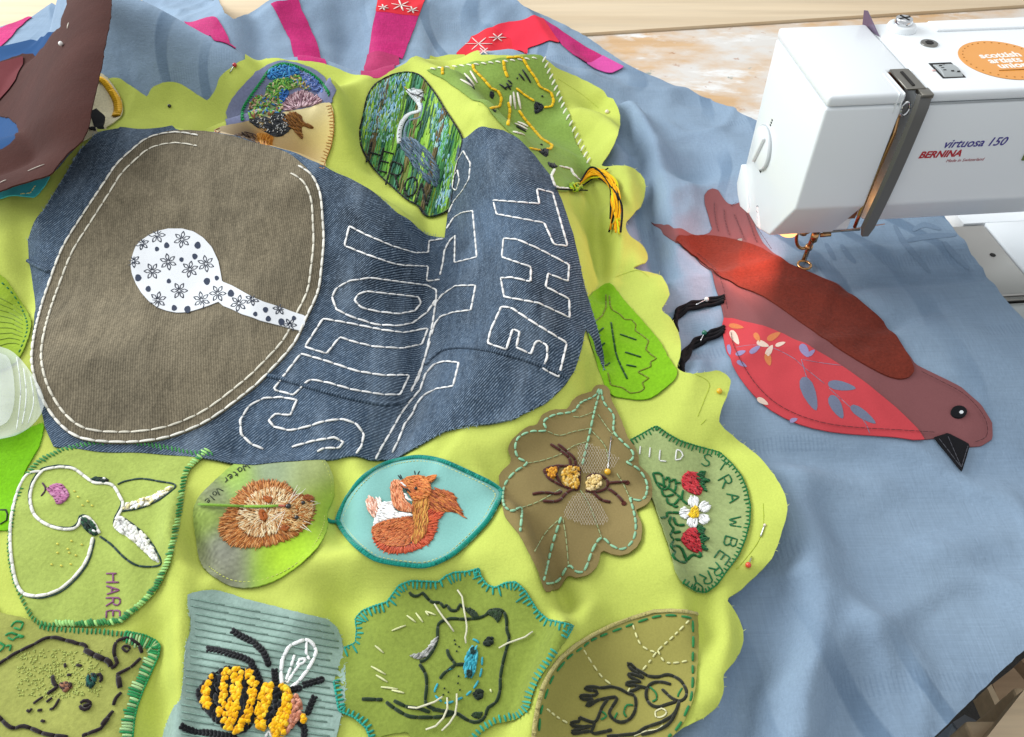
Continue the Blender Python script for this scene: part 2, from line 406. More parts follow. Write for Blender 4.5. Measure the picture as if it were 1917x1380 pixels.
big.append(ridge([(-100, 700, .035), (200, 690, .032), (500, 620, .028), (700, 700, .02)], .10, .12))
big.append(ridge([(-100, 1060, .022), (250, 1000, .022), (560, 960, .020), (800, 950, .018), (1080, 860, .016)], .08, .09))
big.append(ridge([(-100, 1400, .018), (300, 1300, .018), (800, 1240, .018), (1200, 1300, .014)], .06, .08))
big.append(ridge([(1160, 560, .016), (1180, 700, .014), (1240, 900, .012), (1260, 1150, .012)], .05, .05))
big.append(ridge([(1180, 190, .030), (1215, 260, .030), (1235, 350, .024), (1255, 470, .016), (1280, 600, .010)], .020, .026))
big.append(ridge([(1085, 215, .024), (1140, 235, .020), (1170, 300, .016), (1160, 420, .020), (1180, 500, .016)], .030, .030))
Zb = pmax(*big) + bed
add = []
# folds of the lime cloth
ZB0 = Field(blur(Zb, 2))
def fold(pts, wl, wr=None, s=1.0): add.append(s * ridge(pts, wl, wr, base=ZB0))
fold([(345, 930, .003), (338, 975, .009), (334, 1020, .011), (346, 1054, .011), (366, 1082, .011), (396, 1102, .006)], .006, .008)
fold([(352, 950, .004), (354, 1000, .009), (366, 1045, .010), (386, 1080, .006)], .006, .006, -1)
fold([(345, 1120, .004), (342, 1200, .012), (338, 1290, .014), (330, 1390, .012)], .006, .012)
fold([(306, 1190, .007), (306, 1300, .015), (298, 1390, .014)], .014, .012, -1)
fold([(628, 870, .006), (634, 910, .013), (634, 960, .013), (640, 1010, .006)], .008, .008, -1)
fold([(560, 1075, .004), (640, 1062, .009), (740, 1068, .008), (900, 1062, .004)], .010, .012)
fold([(622, 1085, .006), (640, 1125, .013), (648, 1180, .012), (650, 1230, .006)], .012, .012, -1)
fold([(934, 935, .004), (956, 975, .012), (976, 1015, .017), (992, 1060, .019), (1014, 1108, .019), (1046, 1164, .010)], .0050, .026)
fold([(1080, 1165, .006), (1046, 1212, .012), (1018, 1272, .014), (998, 1340, .014), (985, 1400, .012)], .012, .0055)
fold([(1036, 1110, .006), (1056, 1146, .008), (1070, 1165, .004)], .006, .006, -1)
fold([(1090, 1110, .004), (1100, 1150, .006)], .010, .014)
fold([(980, 950, .003), (1060, 1000, .004), (1100, 1050, .002)], .02, .02)
fold([(1206, 930, .003), (1225, 1000, .012), (1246, 1070, .014), (1276, 1135, .006)], .0050, .026)
fold([(1318, 1130, .006), (1328, 1200, .008), (1322, 1260, .004)], .008, .008, -1)
fold([(1338, 1150, .004), (1348, 1220, .007), (1332, 1290, .004)], .007, .007)
fold([(668, 185, .008), (686, 235, .016), (700, 300, .010)], .014, .012, -1)
fold([(628, 180, .012), (640, 225, .010), (650, 270, .004)], .008, .010)
fold([(1130, 660, .010), (1112, 700, .009), (1100, 740, .004)], .008, .010, -1)
fold([(1092, 640, .004), (1120, 670, .010), (1128, 700, .006)], .006, .007)
fold([(1095, 400, .006), (1125, 440, .013), (1145, 510, .012), (1130, 560, .004)], .014, .014, -1)
fold([(1105, 330, .004), (1140, 370, .008), (1165, 400, .004)], .010, .010, -1)
fold([(795, 430, .006), (760, 415, .006), (720, 375, .003)], .008, .008, -1)
fold([(40, 420, .003), (45, 500, .008), (48, 580, .004)], .008, .010, -1)
fold([(838, 320, .012), (832, 430, .020), (810, 580, .020), (782, 730, .016), (722, 850, .010)], .014, .016, -1)
fold([(590, 880, .004), (612, 940, .008), (600, 1010, .004)], .012, .012, -.6)
fold([(440, 850, .004), (520, 842, .006), (640, 852, .004)], .010, .010, -.5)
fold([(420, 1120, .003), (540, 1150, .006), (640, 1140, .003)], .010, .014, .8)
fold([(860, 850, .003), (930, 840, .006), (1000, 800, .003)], .012, .012, .8)
fold([(940, 900, .004), (948, 960, .008), (965, 990, .003)], .010, .010, -.8)
fold([(1090, 300, .004), (1118, 380, .010), (1128, 450, .012), (1120, 540, .006)], .007, .010, -1)
fold([(1150, 400, .004), (1158, 450, .010), (1150, 520, .006)], .006, .010)
fold([(700, 130, .004), (730, 170, .008), (700, 215, .006), (665, 230, .003)], .010, .010, -.8)
fold([(905, 200, .003), (930, 225, .007), (980, 270, .004)], .006, .012)
# folds of the blue cloth
fold([(1175, 190, .008), (1190, 225, .016), (1200, 260, .014), (1212, 330, .016), (1222, 420, .012), (1245, 520, .008)], .007, .012, -1)
fold([(1120, 210, .010), (1165, 225, .013), (1185, 245, .006)], .012, .016, -1)
fold([(1240, 250, .005), (1265, 330, .006), (1275, 420, .004)], .018, .018)
fold([(1285, 600, .003), (1320, 660, .006), (1345, 690, .004)], .016, .016, -1)
fold([(1480, 900, .006), (1500, 1000, .012), (1498, 1120, .012), (1480, 1250, .012), (1450, 1400, .012)], .018, .024)
fold([(1462, 1060, .006), (1440, 1150, .016), (1412, 1260, .016), (1385, 1390, .016)], .016, .014, -1)
fold([(1540, 1140, .004), (1525, 1230, .007), (1500, 1390, .007)], .012, .010)
fold([(1560, 1250, .003), (1560, 1330, .006), (1540, 1400, .006)], .014, .014, -1)
fold([(1530, 960, .003), (1590, 1010, .006), (1680, 990, .006), (1800, 945, .003)], .012, .018, -1)
fold([(1560, 1040, .003), (1700, 1030, .004), (1860, 1020, .003)], .014, .014)
fold([(1400, 890, .003), (1480, 900, .005), (1640, 890, .004)], .012, .012)
fold([(1390, 830, .004), (1480, 860, .006), (1640, 870, .004)], .012, .012, -1)
fold([(1570, 470, .002), (1640, 500, .003), (1700, 520, .002)], .006, .006)
fold([(1580, 545, .002), (1640, 525, .004), (1850, 515, .003)], .004, .006, -1)
fold([(1620, 640, .002), (1700, 590, .003), (1760, 575, .002)], .008, .008, -1)
fold([(1700, 1180, .003), (1790, 1130, .005), (1860, 1060, .003)], .014, .014, -1)
# blue cloth at the back, between the strips
for x in (470, 640, 670, 825, 855): fold([(x, 20, .006), (x + 4, 60, .010), (x + 8, 110, .006)], .012, .016, -1)
fold([(900, 15, .004), (880, 60, .010), (860, 90, .006)], .014, .020, -1)
fold([(1060, 60, .004), (1110, 105, .006), (1150, 130, .004)], .012, .012, -1)
Zb = np.maximum(Zb, .0025)
rn = lambda sc, sd, *a: (1 - np.abs(vnoise(sc, sd, *a))) ** 6
bl_mask = smooth(1180, 1300, UU) + (1 - smooth(90, 150, VV)) * .8
crease = 2.8 * (rn(28, 24, 1, .6, .9) * .0007 + rn(9, 21, 1, .6, .5) * .0032 + rn(17, 22, 1, .5, -.4) * .0022 + rn(12, 23, .5, 1, .2) * .0022) * np.clip(bl_mask, 0, 1)
lime_cr = (rn(10, 31, 1, .7, .3) * .0030 + rn(18, 32, .7, 1, -.5) * .0020) * (1 - smooth(1150, 1250, UU)) * smooth(90, 160, VV)
wr = lime_cr + 1.3 * (vnoise(24, 1) * .0016 + vnoise(52, 2) * .0008 + vnoise(34, 3, 1, .35, .6) * .0014)
calm = 1 - .75 * smooth(1290, 1380, UU) * (1 - smooth(820, 960, VV)) * smooth(350, 480, VV)
Zb = Zb + sum(add) * 1.45 + wr * calm + crease * (.35 + .65 * calm)
edge = Zb
# cloth drops over the table edge at the bottom right
ed = (GX - plane([(1917, 1205)])[0, 0]) * 0
a_, b_ = plane([(1905, 1160)])[0, :2], plane([(1700, 1380)])[0, :2]
nn = np.array([-(b_ - a_)[1], (b_ - a_)[0]]); nn /= np.linalg.norm(nn)
if nn[0] < 0: nn = -nn
DR = (GX - a_[0]) * nn[0] + (GY - a_[1]) * nn[1]
Zb = np.maximum(Zb, .002 + .0055 * smooth(.90, .96, GY))
Zb = Zb - np.where(DR > 0, 7 * DR ** 2, 0).clip(0, .3)
G = Field(blur(Zb, 2))
# the lime cloth is stiffer and lifts at its scalloped right border
li = .0
for pts in ([(1146, 184, .010), (1160, 230, .012), (1140, 290, .008)], [(1190, 320, .010), (1205, 360, .012), (1180, 405, .008)], [(1345, 700, .007), (1360, 740, .009), (1345, 780, .006)],
            [(1400, 842, .005), (1455, 905, .010), (1470, 960, .012), (1450, 1035, .010), (1400, 1090, .006)], [(1372, 1150, .006), (1390, 1200, .008), (1352, 1300, .007), (1300, 1350, .006)],
            [(1240, 520, .006), (1255, 555, .007)], [(1262, 610, .006), (1275, 660, .006)]):
    li = li + 1.5 * ridge(pts, .022, .030, base=G)
GL = Field(blur(Zb + li, 2))
# ------------------------------------------------------------------ table, boards, floor
def wood_mat(name, c1, c2, scale, splat=None, rot=0.0):
    m, nt, b = new_mat(name); MATS[name] = m
    tc = N(nt, 'ShaderNodeTexCoord'); v = tc.outputs['Object']
    g = noise(nt, v, scale, 5, .6, (.12, 1.6, 1), rot); g2 = noise(nt, v, scale * 5, 3, .6, (.05, 1, 1), rot)
    c = ramp(nt, g, [(.3, lin(c1)), (.7, lin(c2))]); c = mixrgb(nt, 1.0, c, ramp(nt, g2, [(.3, (.90,) * 3), (.7, (1.07,) * 3)]), 'MULTIPLY')
    h = g2
    if splat:
        for k, (sc, lo, hi, colr, st, rt) in enumerate(splat):
            ds = noise(nt, v, sc, 6, .62, st, rt); f = ramp(nt, ds, [(lo, (0,) * 3), (hi, (1,) * 3)])
            c = mixrgb(nt, f, c, lin(colr))
    nt.links.new(c, b.inputs['Base Color']); b.inputs['Roughness'].default_value = .42; b.inputs['Specular IOR Level'].default_value = .45
    bump(nt, b, h, .25, .0006); return m
def box_mesh(name, lo, hi, mat, parent=None, bev=.002, rz=0.0, loc=(0, 0, 0)):
    bm = bmesh.new(); bmesh.ops.create_cube(bm, size=1.0)
    for v in bm.verts: v.co = Vector(((v.co.x + .5) * (hi[0] - lo[0]) + lo[0], (v.co.y + .5) * (hi[1] - lo[1]) + lo[1], (v.co.z + .5) * (hi[2] - lo[2]) + lo[2]))
    if bev: bmesh.ops.bevel(bm, geom=bm.edges[:], offset=bev, segments=2, affect='EDGES', profile=.5)
    me = bpy.data.meshes.new(name); bm.to_mesh(me); bm.free(); me.materials.append(mat)
    o = bpy.data.objects.new(name, me); COL.objects.link(o); o.location = loc; o.rotation_euler = (0, 0, rz)
    if parent is not None: o.parent = parent
    return o
M_table = wood_mat('table_wood', 'cba374', 'd8b78f', 20, [(9, .38, .56, 'd8d3cc', (.8, 1.3, 1), .5), (16, .54, .62, 'e6e4e0', (.6, 1.6, 1), .9), (34, .66, .72, '8f9a94', (1, 1, 1), .2), (40, .64, .72, 'a86f48', (1, 1, 1), .4)])
M_board = wood_mat('pale_wood', 'cdb592', 'dcc8a8', 14)
# worktop polygon: straight back edge, diagonal front right corner hidden under the cloth
def slab(name, poly, z0, z1, mat):
    n = len(poly); V = [(x, y, z1) for x, y in poly] + [(x, y, z0) for x, y in poly]
    return mesh_obj(name, V, [list(range(n)), list(range(2 * n - 1, n - 1, -1))] + [[i, n + i, n + (i + 1) % n, (i + 1) % n] for i in range(n)], mat, None, False)
bk = lambda px: tuple(plane([px])[0, :2])
tl, tr = bk((-900, 130)), bk((2700, -22))
bl_, br_ = bk((1140, 66)), bk((1450, 46)); sl = (br_[1] - bl_[1]) / (br_[0] - bl_[0]); back = lambda x: bl_[1] + sl * (x - bl_[0])
c1 = a_ + (a_ - b_) * 1.2 - nn * .012; c2 = b_ - (a_ - b_) * .9 - nn * .012
poly = [(-1.6, back(-1.6)), (-1.6, -.25), (float(c2[0]), -.25), (float(c2[0]), float(c2[1])), (float(c1[0]), float(c1[1])), (1.5, float(c1[1]) + .05), (1.5, back(1.5))]
tag(slab('table', poly, -.032, 0.0, M_table), kind='structure')
brd = slab('back_board', [(-1.02, back(-1.02) + .002), (2.2, back(2.2) + .002), (2.2, back(2.2) + .9), (-1.02, back(-1.02) + .9)], -.030, .004, M_board); tag(brd, kind='structure')
brd2 = slab('side_board', [(-2.6, back(-2.6) + .002), (-1.024, back(-1.024) + .002), (-1.024, back(-1.024) + .9), (-2.6, back(-2.6) + .9)], -.030, .0035, M_board); tag(brd2, kind='structure')
M_floor = fabric('floor_carpet', '4a4845', .12, .25, .6, felt=True)
tag(slab('floor', [(-4, -4), (5, -4), (5, 6), (-4, 6)], -.78, -.74, M_floor), kind='structure')
# wooden chair and grey box standing lower than the table, bottom right
M_stool = wood_mat('chair_wood', 'cdb592', 'dcc6a4', 30); M_slat = wood_mat('chair_slat_wood', 'a88c6e', 'b89c7e', 30)
def low(px, z): return plane([px], z)[0]
def plank(name, pxs, z, th, mat, parent):
    P = plane(np.array(pxs, float), z)[:, :2]; n = len(P); V = [(x, y, z) for x, y in P] + [(x, y, z - th) for x, y in P]
    return mesh_obj(name, V, [list(range(n))[::-1], list(range(n, 2 * n))] + [[i, (i + 1) % n, n + (i + 1) % n, n + i] for i in range(n)], mat, parent, False)
cz = -.15; p0 = low((1890, 1345), cz)
st = thing('wooden_chair', 'pale wooden chair seat below the table edge at the bottom right corner', 'chair', (float(p0[0]), float(p0[1]), -.74))
plank('seat_board', [(1920, 1288), (1846, 1382), (1800, 1440), (2060, 1500), (2090, 1330)], cz, .02, M_stool, st)
plank('slat', [(1858, 1281), (1898, 1250), (1925, 1282), (1925, 1306), (1880, 1340)], cz - .12, .018, M_slat, st)
plank('slat', [(1912, 1236), (1940, 1216), (2000, 1262), (1960, 1290)], cz - .12, .018, M_slat, st)
plank('rail', [(1848, 1288), (1856, 1281), (1884, 1338), (1876, 1348)], cz - .11, .03, M_stool, st)
for q in ((1870, 1395), (1960, 1330), (1990, 1440)):
    c_ = low(q, cz - .02); box_mesh('leg', (c_[0] - p0[0] - .018, c_[1] - p0[1] - .018, 0), (c_[0] - p0[0] + .018, c_[1] - p0[1] + .018, .74 + cz - .0205), M_stool, st, .003)
p1 = low((1808, 1362), -.30)
bx = thing('paper_box', 'light blue grey box corner on the dark floor below the table', 'box', (float(p1[0]), float(p1[1]), -.74))
M_grey = plain('grey_card', '9fb0c2', .7)
plank('carton', [(1772, 1390), (1784, 1352), (1806, 1338), (1834, 1352), (1830, 1420), (1780, 1440)], -.30, .438, M_grey, bx)
plank('lid', [(1784, 1352), (1806, 1338), (1834, 1352), (1832, 1384), (1800, 1372)], -.297, .0025, plain('grey_lid', '8a93a0', .7), bx)

# ------------------------------------------------------------------ cloths
def blue_mat():
    m, nt, b = new_mat('blue_linen'); MATS['blue_linen'] = m
    tc = N(nt, 'ShaderNodeTexCoord'); v = tc.outputs['Object']
    base = ramp(nt, noise(nt, v, 7, 3), [(.3, lin('7b8fa4')), (.7, lin('8b9fb2'))])
    # tone on tone damask: wavering bands
    wv = N(nt, 'ShaderNodeTexWave', Scale=6.0, Distortion=16.0, Detail=1.0); wv.inputs['Detail Scale'].default_value = .6; nt.links.new(v, wv.inputs['Vector'])
    band = ramp(nt, wv.outputs[1], [(.80, (0,) * 3), (.90, (1,) * 3)])
    msk = ramp(nt, noise(nt, v, 5, 2), [(.48, (0,) * 3), (.58, (.8,) * 3)])
    f = math_n(nt, 'MULTIPLY', band, msk); c = mixrgb(nt, f, base, lin('647a91'))
    s1 = noise(nt, v, 900, 2, .6, (1, .03, 1), .08); s2 = noise(nt, v, 900, 2, .6, (.03, 1, 1), .08); sl_ = math_n(nt, 'ADD', s1, s2)
    c = mixrgb(nt, 1.0, c, ramp(nt, math_n(nt, 'MULTIPLY', sl_, .5), [(.3, (.90,) * 3), (.7, (1.09,) * 3)]), 'MULTIPLY')
    # woven ribbed bars across the cloth
    sx = N(nt, 'ShaderNodeSeparateXYZ'); mp = N(nt, 'ShaderNodeMapping'); mp.inputs['Rotation'].default_value = (0, 0, -.05); nt.links.new(v, mp.inputs[0]); nt.links.new(mp.outputs[0], sx.inputs[0])
    yy = math_n(nt, 'ADD', math_n(nt, 'MULTIPLY', sx.outputs[1], 12.0), math_n(nt, 'MULTIPLY', noise(nt, v, 6, 2), .12))
    fr = math_n(nt, 'FRACT', yy); barm = math_n(nt, 'MULTIPLY', math_n(nt, 'LESS_THAN', fr, .13), ramp(nt, noise(nt, v, 9, 2), [(.48, (0,) * 3), (.55, (1,) * 3)]))
    rib = math_n(nt, 'SINE', math_n(nt, 'MULTIPLY', sx.outputs[0], 2200.0), 0); ribs = math_n(nt, 'MULTIPLY', math_n(nt, 'GREATER_THAN', rib, .3), barm)
    c = mixrgb(nt, math_n(nt, 'MULTIPLY', ribs, .17), c, lin('566b84'))
    nt.links.new(c, b.inputs['Base Color']); b.inputs['Roughness'].default_value = .9; b.inputs['Specular IOR Level'].default_value = .15; b.inputs['Sheen Weight'].default_value = .05
    hh = math_n(nt, 'ADD', math_n(nt, 'MULTIPLY', sl_, .16), math_n(nt, 'MULTIPLY', noise(nt, v, 42, 4, .55), 1.3)); hh = math_n(nt, 'ADD', hh, math_n(nt, 'MULTIPLY', f, .3))
    bump(nt, b, hh, .8, .0016); return m
blue_out = [(-260, 160), (-80, 90), (0, 50), (60, 31), (128, -6, .10), (200, -50, .20), (330, -40, .10), (420, 24), (470, 22), (505, 0), (560, -30), (760, -55), (940, -12), (985, 14), (1040, 38), (1100, 70), (1170, 118), (1240, 150), (1330, 185), (1405, 220),
            (1460, 250), (1560, 330), (1650, 400), (1690, 399), (1745, 386), (1780, 420), (1830, 490), (1870, 545), (1917, 598), (2010, 690), (2040, 900), (2020, 1140), (1917, 1216), (1749, 1380), (1640, 1490), (1500, 1640), (700, 1640), (-200, 1640), (-330, 900)]
blue_out = np.array([p if len(p) == 3 else p + (0,) for p in blue_out])
blue = thing('blue_cloth', 'large dusty blue cloth spread over the table under everything else', 'cloth', (0, 0, 0))
M_blue = blue_mat()
sheet('cloth', blue_out, M_blue, G, 0.0, .0042, .0009, blue, 3, .0002)

M_tone = fabric('blue_tone', '75899e', .08, .08, .3, slub=.06)
def stroke(px, wpx, name, mat, lift, parent, F=G):
    c = spline(np.asarray(px, float), 6); T = np.gradient(c, axis=0); T /= np.linalg.norm(T, axis=1, keepdims=True); n_ = np.stack([-T[:, 1], T[:, 0]], 1); wv = wpx * np.sqrt(np.sin(np.linspace(.12, 3.02, len(c))))[:, None] * .5
    return sheet(name, np.concatenate([c + n_ * wv, (c - n_ * wv)[::-1]]), mat, F, lift, .004, .00005, parent)
for p_, w_2 in ((Z('W', '920 370 990 500 1110 640 1200 750'), 11), (Z('W', '1010 500 1180 462 1400 450'), 11), (Z('W', '1300 500 1380 600 1500 720'), 11), (Z('W', '1060 420 1150 372 1280 410'), 10), (Z('W', '510 520 560 600 630 670'), 10), (Z('W', '390 510 430 580 470 650'), 10)):
    stroke(p_, w_2, 'tonal_print', M_tone, .00025, blue)
M_lime = fabric('lime_cotton', 'bac55c', .08, .07, .45, slub=.03)
lime_out = [(-300, 430), (-60, 400), (0, 364), (88, 334), (128, 292), (160, 258), (190, 225), (196, 160), (203, 147), (222, 146), (235, 154), (256, 168), (275, 181), (278, 174), (287, 162), (308, 154), (329, 154), (347, 162), (368, 176), (387, 188), (392, 184), (404, 167), (410, 146), (428, 130), (459, 112), (500, 110),
            (567, 114), (603, 118), (635, 129), (700, 147), (740, 128), (762, 116), (776, 106), (840, 102), (900, 103), (960, 104), (1010, 104), (1040, 126), (1081, 143), (1115, 161), (1146, 184), (1161, 216), (1157, 252), (1141, 286), (1125, 311), (1150, 310), (1178, 312), (1199, 325), (1209, 349), (1199, 388), (1172, 414),
            (1178, 440), (1202, 458), (1213, 478), (1208, 492), (1184, 501), (1205, 508), (1232, 513), (1243, 523), (1254, 552), (1238, 579), (1254, 593), (1269, 619), (1275, 645), (1273, 669), (1268, 691), (1297, 700), (1330, 695), (1347, 694), (1368, 710), (1360, 745), (1345, 788), (1375, 818), (1413, 848), (1446, 884), (1469, 924), (1474, 955),
            (1464, 995), (1446, 1044), (1413, 1079), (1383, 1107), (1361, 1121), (1370, 1135), (1382, 1155), (1391, 1180), (1391, 1206), (1379, 1233), (1354, 1263), (1356, 1286), (1345, 1320), (1313, 1346), (1278, 1362), (1240, 1400), (1190, 1480), (1100, 1640), (300, 1660), (-350, 1640)]
lime = thing('lime_cloth', 'lime green cotton cloth with scalloped edge carrying the animal patches', 'cloth')
sheet('cloth', lime_out, M_lime, GL, .003, .0029, .0012, lime, 2, .0001)
TH = thread_mat()
run('drawn_line', [Z('S', '1010 1010 1140 1090 1100 1230 1040 1380'), Z('M', '600 60 640 20'), Z('S', '330 180 520 120 620 180'), Z('C', '1130 260 1300 370 1420 470'), Z('M', '1060 640 1060 820 1000 960 860 1130')], 'a9b834', .00022, GL, .0031, lime, .006, .0002, soft=4, stuff=True)

# ---- denim patch with the taupe oval, the white keyhole and the stitched words
def denim_mat(name, dark, mid, light, tw, rot, contrast):
    m, nt, b = new_mat(name); MATS[name] = m
    tc = N(nt, 'ShaderNodeTexCoord'); v = tc.outputs['Object']
    mp = N(nt, 'ShaderNodeMapping'); mp.inputs['Rotation'].default_value = (0, 0, rot); nt.links.new(v, mp.inputs[0])
    wv = N(nt, 'ShaderNodeTexWave', Scale=tw, Distortion=1.6, Detail=2.0); wv.inputs['Detail Scale'].default_value = 3.0; nt.links.new(mp.outputs[0], wv.inputs['Vector'])
    fl = noise(nt, mp.outputs[0], 900, 2, .75, (1, .25, 1)); big = noise(nt, v, 9, 5, .65); yarn = noise(nt, v, 260, 3, .6, (1, .06, 1), .15)
    c = ramp(nt, big, [(.3, lin(dark)), (.7, lin(mid))])
    f = math_n(nt, 'MULTIPLY', ramp(nt, wv.outputs[1], [(.45, (0,) * 3), (.9, (1,) * 3)]), ramp(nt, fl, [(.40, (.15,) * 3), (.68, (contrast,) * 3)]))
    c = mixrgb(nt, f, c, lin(light)); c = mixrgb(nt, 1.0, c, ramp(nt, yarn, [(.3, (.82,) * 3), (.7, (1.16,) * 3)]), 'MULTIPLY')
    worn = ramp(nt, noise(nt, v, 34, 4, .6, (1, .16, 1), .2), [(.52, (0,) * 3), (.75, (.32,) * 3)]); c = mixrgb(nt, worn, c, lin(light)); spk = noise(nt, v, 520, 2, .8); c = mixrgb(nt, 1.0, c, ramp(nt, spk, [(.3, (.72,) * 3), (.7, (1.25,) * 3)]), 'MULTIPLY')
    nt.links.new(c, b.inputs['Base Color']); b.inputs['Roughness'].default_value = .93; b.inputs['Specular IOR Level'].default_value = .12; b.inputs['Sheen Weight'].default_value = .02
    h = math_n(nt, 'ADD', math_n(nt, 'MULTIPLY', wv.outputs[1], .5), math_n(nt, 'ADD', math_n(nt, 'MULTIPLY', fl, .4), math_n(nt, 'MULTIPLY', noise(nt, v, 70, 3), .9))); bump(nt, b, h, .5, .0008); return m
M_denim = denim_mat('denim', '1c2733', '42556a', '9aabbc', 190, .75, .72)
M_taupe = denim_mat('taupe_twill', '4c4639', '7d735f', '9c9078', 185, -.26, .36)
DL, TL, KL = .0055, .0068, .0078
den_out = np.array([(52, 450, 0), (80, 395, 0), (115, 339, 0), (150, 280, 0), (180, 250, 0), (188, 246, 0), (223, 240, 0), (264, 241, 0), (327, 246, .004), (440, 264, .010), (520, 289, .010), (600, 323, .010), (660, 345, .006), (710, 368, 0), (741, 397, 0), (783, 428, 0), (807, 441, 0), (832, 446, 0),
    (838, 400, 0), (843, 340, 0), (850, 295, 0), (865, 259, 0), (886, 246, 0), (917, 240, 0), (943, 244, 0), (966, 256, 0), (1000, 289, 0), (1032, 330, 0), (1051, 372, 0), (1070, 428, 0), (1086, 494, 0), (1102, 560, 0), (1118, 614, 0), (1131, 668, 0), (1131, 692, 0), (1112, 640, 0), (1096, 614, 0), (1092, 639, 0), (1076, 692, 0), (1063, 713, 0), (1022, 754, 0),
    (964, 783, 0), (906, 794, 0), (833, 807, 0), (790, 830, 0), (767, 843, 0), (720, 860, 0), (690, 860, 0), (640, 856, 0), (560, 862, 0), (470, 870, 0), (400, 860, 0), (300, 850, 0), (180, 845, 0), (100, 836, 0), (84, 800, 0), (70, 740, 0), (60, 680, 0), (64, 600, 0), (62, 540, 0), (54, 490, 0)])
den = thing('denim_patch', 'large dark blue denim patch with taupe oval and white stitched words', 'denim patch', (0, 0, 0))
sheet('denim', den_out, M_denim, GL, DL, .0034, .0014, den, 0, 0)
oval = np.array([(195, 339, 0), (216, 308, 0), (243, 282, 0), (278, 256, 0), (327, 246, .002), (372, 252, .006), (440, 265, .008), (520, 290, .008), (560, 309, .004), (580, 322, 0), (592, 338, 0), (602, 366, 0), (606, 410, 0), (608, 450, 0), (604, 500, 0), (597, 547, 0), (573, 600, 0), (550, 647, 0), (500, 703, 0), (467, 733, 0), (400, 783, 0), (350, 808, 0), (297, 824, 0), (230, 830, 0), (154, 823, 0), (110, 795, 0), (76, 745, 0), (59, 690, 0), (60, 642, 0), (73, 583, 0), (90, 530, 0), (115, 464, 0), (153, 402, 0)])
ov = sheet('oval_panel', oval, M_taupe, GL, TL, .0034, .0012, den, 3, 0)
ring_pts = [tuple(p[:2]) for i, p in enumerate(oval) if i not in (6, 7)]
def open_ring(ins):
    c = np.array([330, 540]); L = [np.array(p) for p in ring_pts]
    pts = [tuple(c + (p - c) * (1 - ins / np.linalg.norm(p - c))) for p in L]
    st_ = next(i for i, p in enumerate(ring_pts) if tuple(p) == (560, 309)); return np.array(pts[st_:] + pts[:st_])
run('outer_topstitching', open_ring(2), 'e6e2d6', .0011, GL, TL + .0002, den, .0090, .0006, soft=4, flat=.5)
run('inner_topstitching', open_ring(22), 'dcd6c4', .0010, GL, TL + .0000, den, .0095, .0008, soft=4, flat=.5)
# frayed threads on the cut edge of the denim
def fringe(name, line, col, F, lift, parent, n, ln=6, r=.00018):
    q = resample(np.asarray(line, float)[:, :2], 2.0); i = rng.integers(0, len(q), n); a = q[i]; an = rng.uniform(0, 6.28, n); d = np.stack([np.cos(an), np.sin(an)], 1) * rng.uniform(.4, 1, (n, 1)) * ln
    return straight(name, np.stack([a - d * .3, a + d], 1), col, r, F, lift, parent, 3, True, .25)
vis_edge = [p for p in den_out[:5]]; fringe('frayed_edge', den_out[:6], '8fa3b6', GL, DL, den, 90, 7); fringe('frayed_edge', den_out[30:48], '7f94a8', GL, DL, den, 160, 6); fringe('frayed_edge', den_out[13:18], '6f8498', GL, DL, den, 50, 6)
fringe('frayed_edge', lime_out[38:104], 'd0d878', GL, .0028, lime, 170, 7, .00014)
M_key = fabric('white_cotton', 'd6d8da', .03, .03, .2)
key_px = Z('E', '905 655 980 655 1040 670 1095 705 1140 755 1175 830 1195 940 1245 960 1300 990 1360 1025 1420 1050 1530 1085 1645 1125 1640 1170 1618 1205 1560 1190 1480 1170 1400 1150 1300 1115 1200 1070 1175 1048 1120 1070 1060 1090 1000 1105 950 1107 900 1098 850 1080 800 1045 760 1000 730 950 710 900 703 860 705 830 715 790 730 750 760 718 800 690 850 668')
key = sheet('keyhole_panel', key_px, M_key, GL, KL, .0025, .0006, den, 0)
# printed flowers and buds of the keyhole cotton (flat print)
M_ink = fabric('print_ink', '3b4252', .1, .1, .1)
def flower_print(cx, cy, rad, rot):
    segs = []
    for k in range(6):
        a = rot + k * math.pi / 3; d = np.array([math.cos(a), math.sin(a)]); n_ = np.array([-d[1], d[0]]); c = np.array([cx, cy])
        q = [c + d * rad * .12, c + d * rad * .6 + n_ * rad * .2, c + d * rad, c + d * rad * .6 - n_ * rad * .2, c + d * rad * .12]
        segs += [(q[i], q[i + 1]) for i in range(4)]
    return segs
fl_pos = [(845, 690), (980, 715), (905, 835), (820, 885), (1022, 875), (1108, 845), (965, 990), (850, 1040), (1085, 1040), (1172, 1005), (1285, 1058), (1358, 1035), (1505, 1085), (765, 735), (718, 830), (1560, 1175)]
pr = []
for i, (x, y) in enumerate(fl_pos):
    c = Z('E', [(x, y)])[0]; pr += flower_print(c[0], c[1], 16 if i < 11 else 13, i * .7)
ins = inside(key_px, np.array([p[1] for p in pr])); pr = [p for p, k in zip(pr, ins) if k]
straight('flower_print', pr, '2e3544', .00052, GL, KL, key, 3, True, flat=.15, arch=.0, taper=.7)
bud = [(842, 765), (896, 745), (1066, 745), (978, 823), (1047, 806), (740, 920), (908, 937), (800, 980), (1115, 940), (1165, 922), (935, 1082), (1243, 1003), (1376, 1115), (1430, 1093), (1512, 1158), (1580, 1137), (1445, 1140), (1012, 1090)]
for i, (x, y) in enumerate(bud):
    c = Z('E', [(x, y)])[0]; t = np.linspace(0, 6.28, 9)[:-1]; rr = 4.2 + (i % 3); a = i * 1.3
    sheet('bud_print', np.stack([c[0] + rr * np.cos(t) * (1 + .25 * np.cos(t - a)), c[1] + rr * 1.15 * np.sin(t)], 1), M_ink, GL, KL + .0002, .0016, .0001, key)
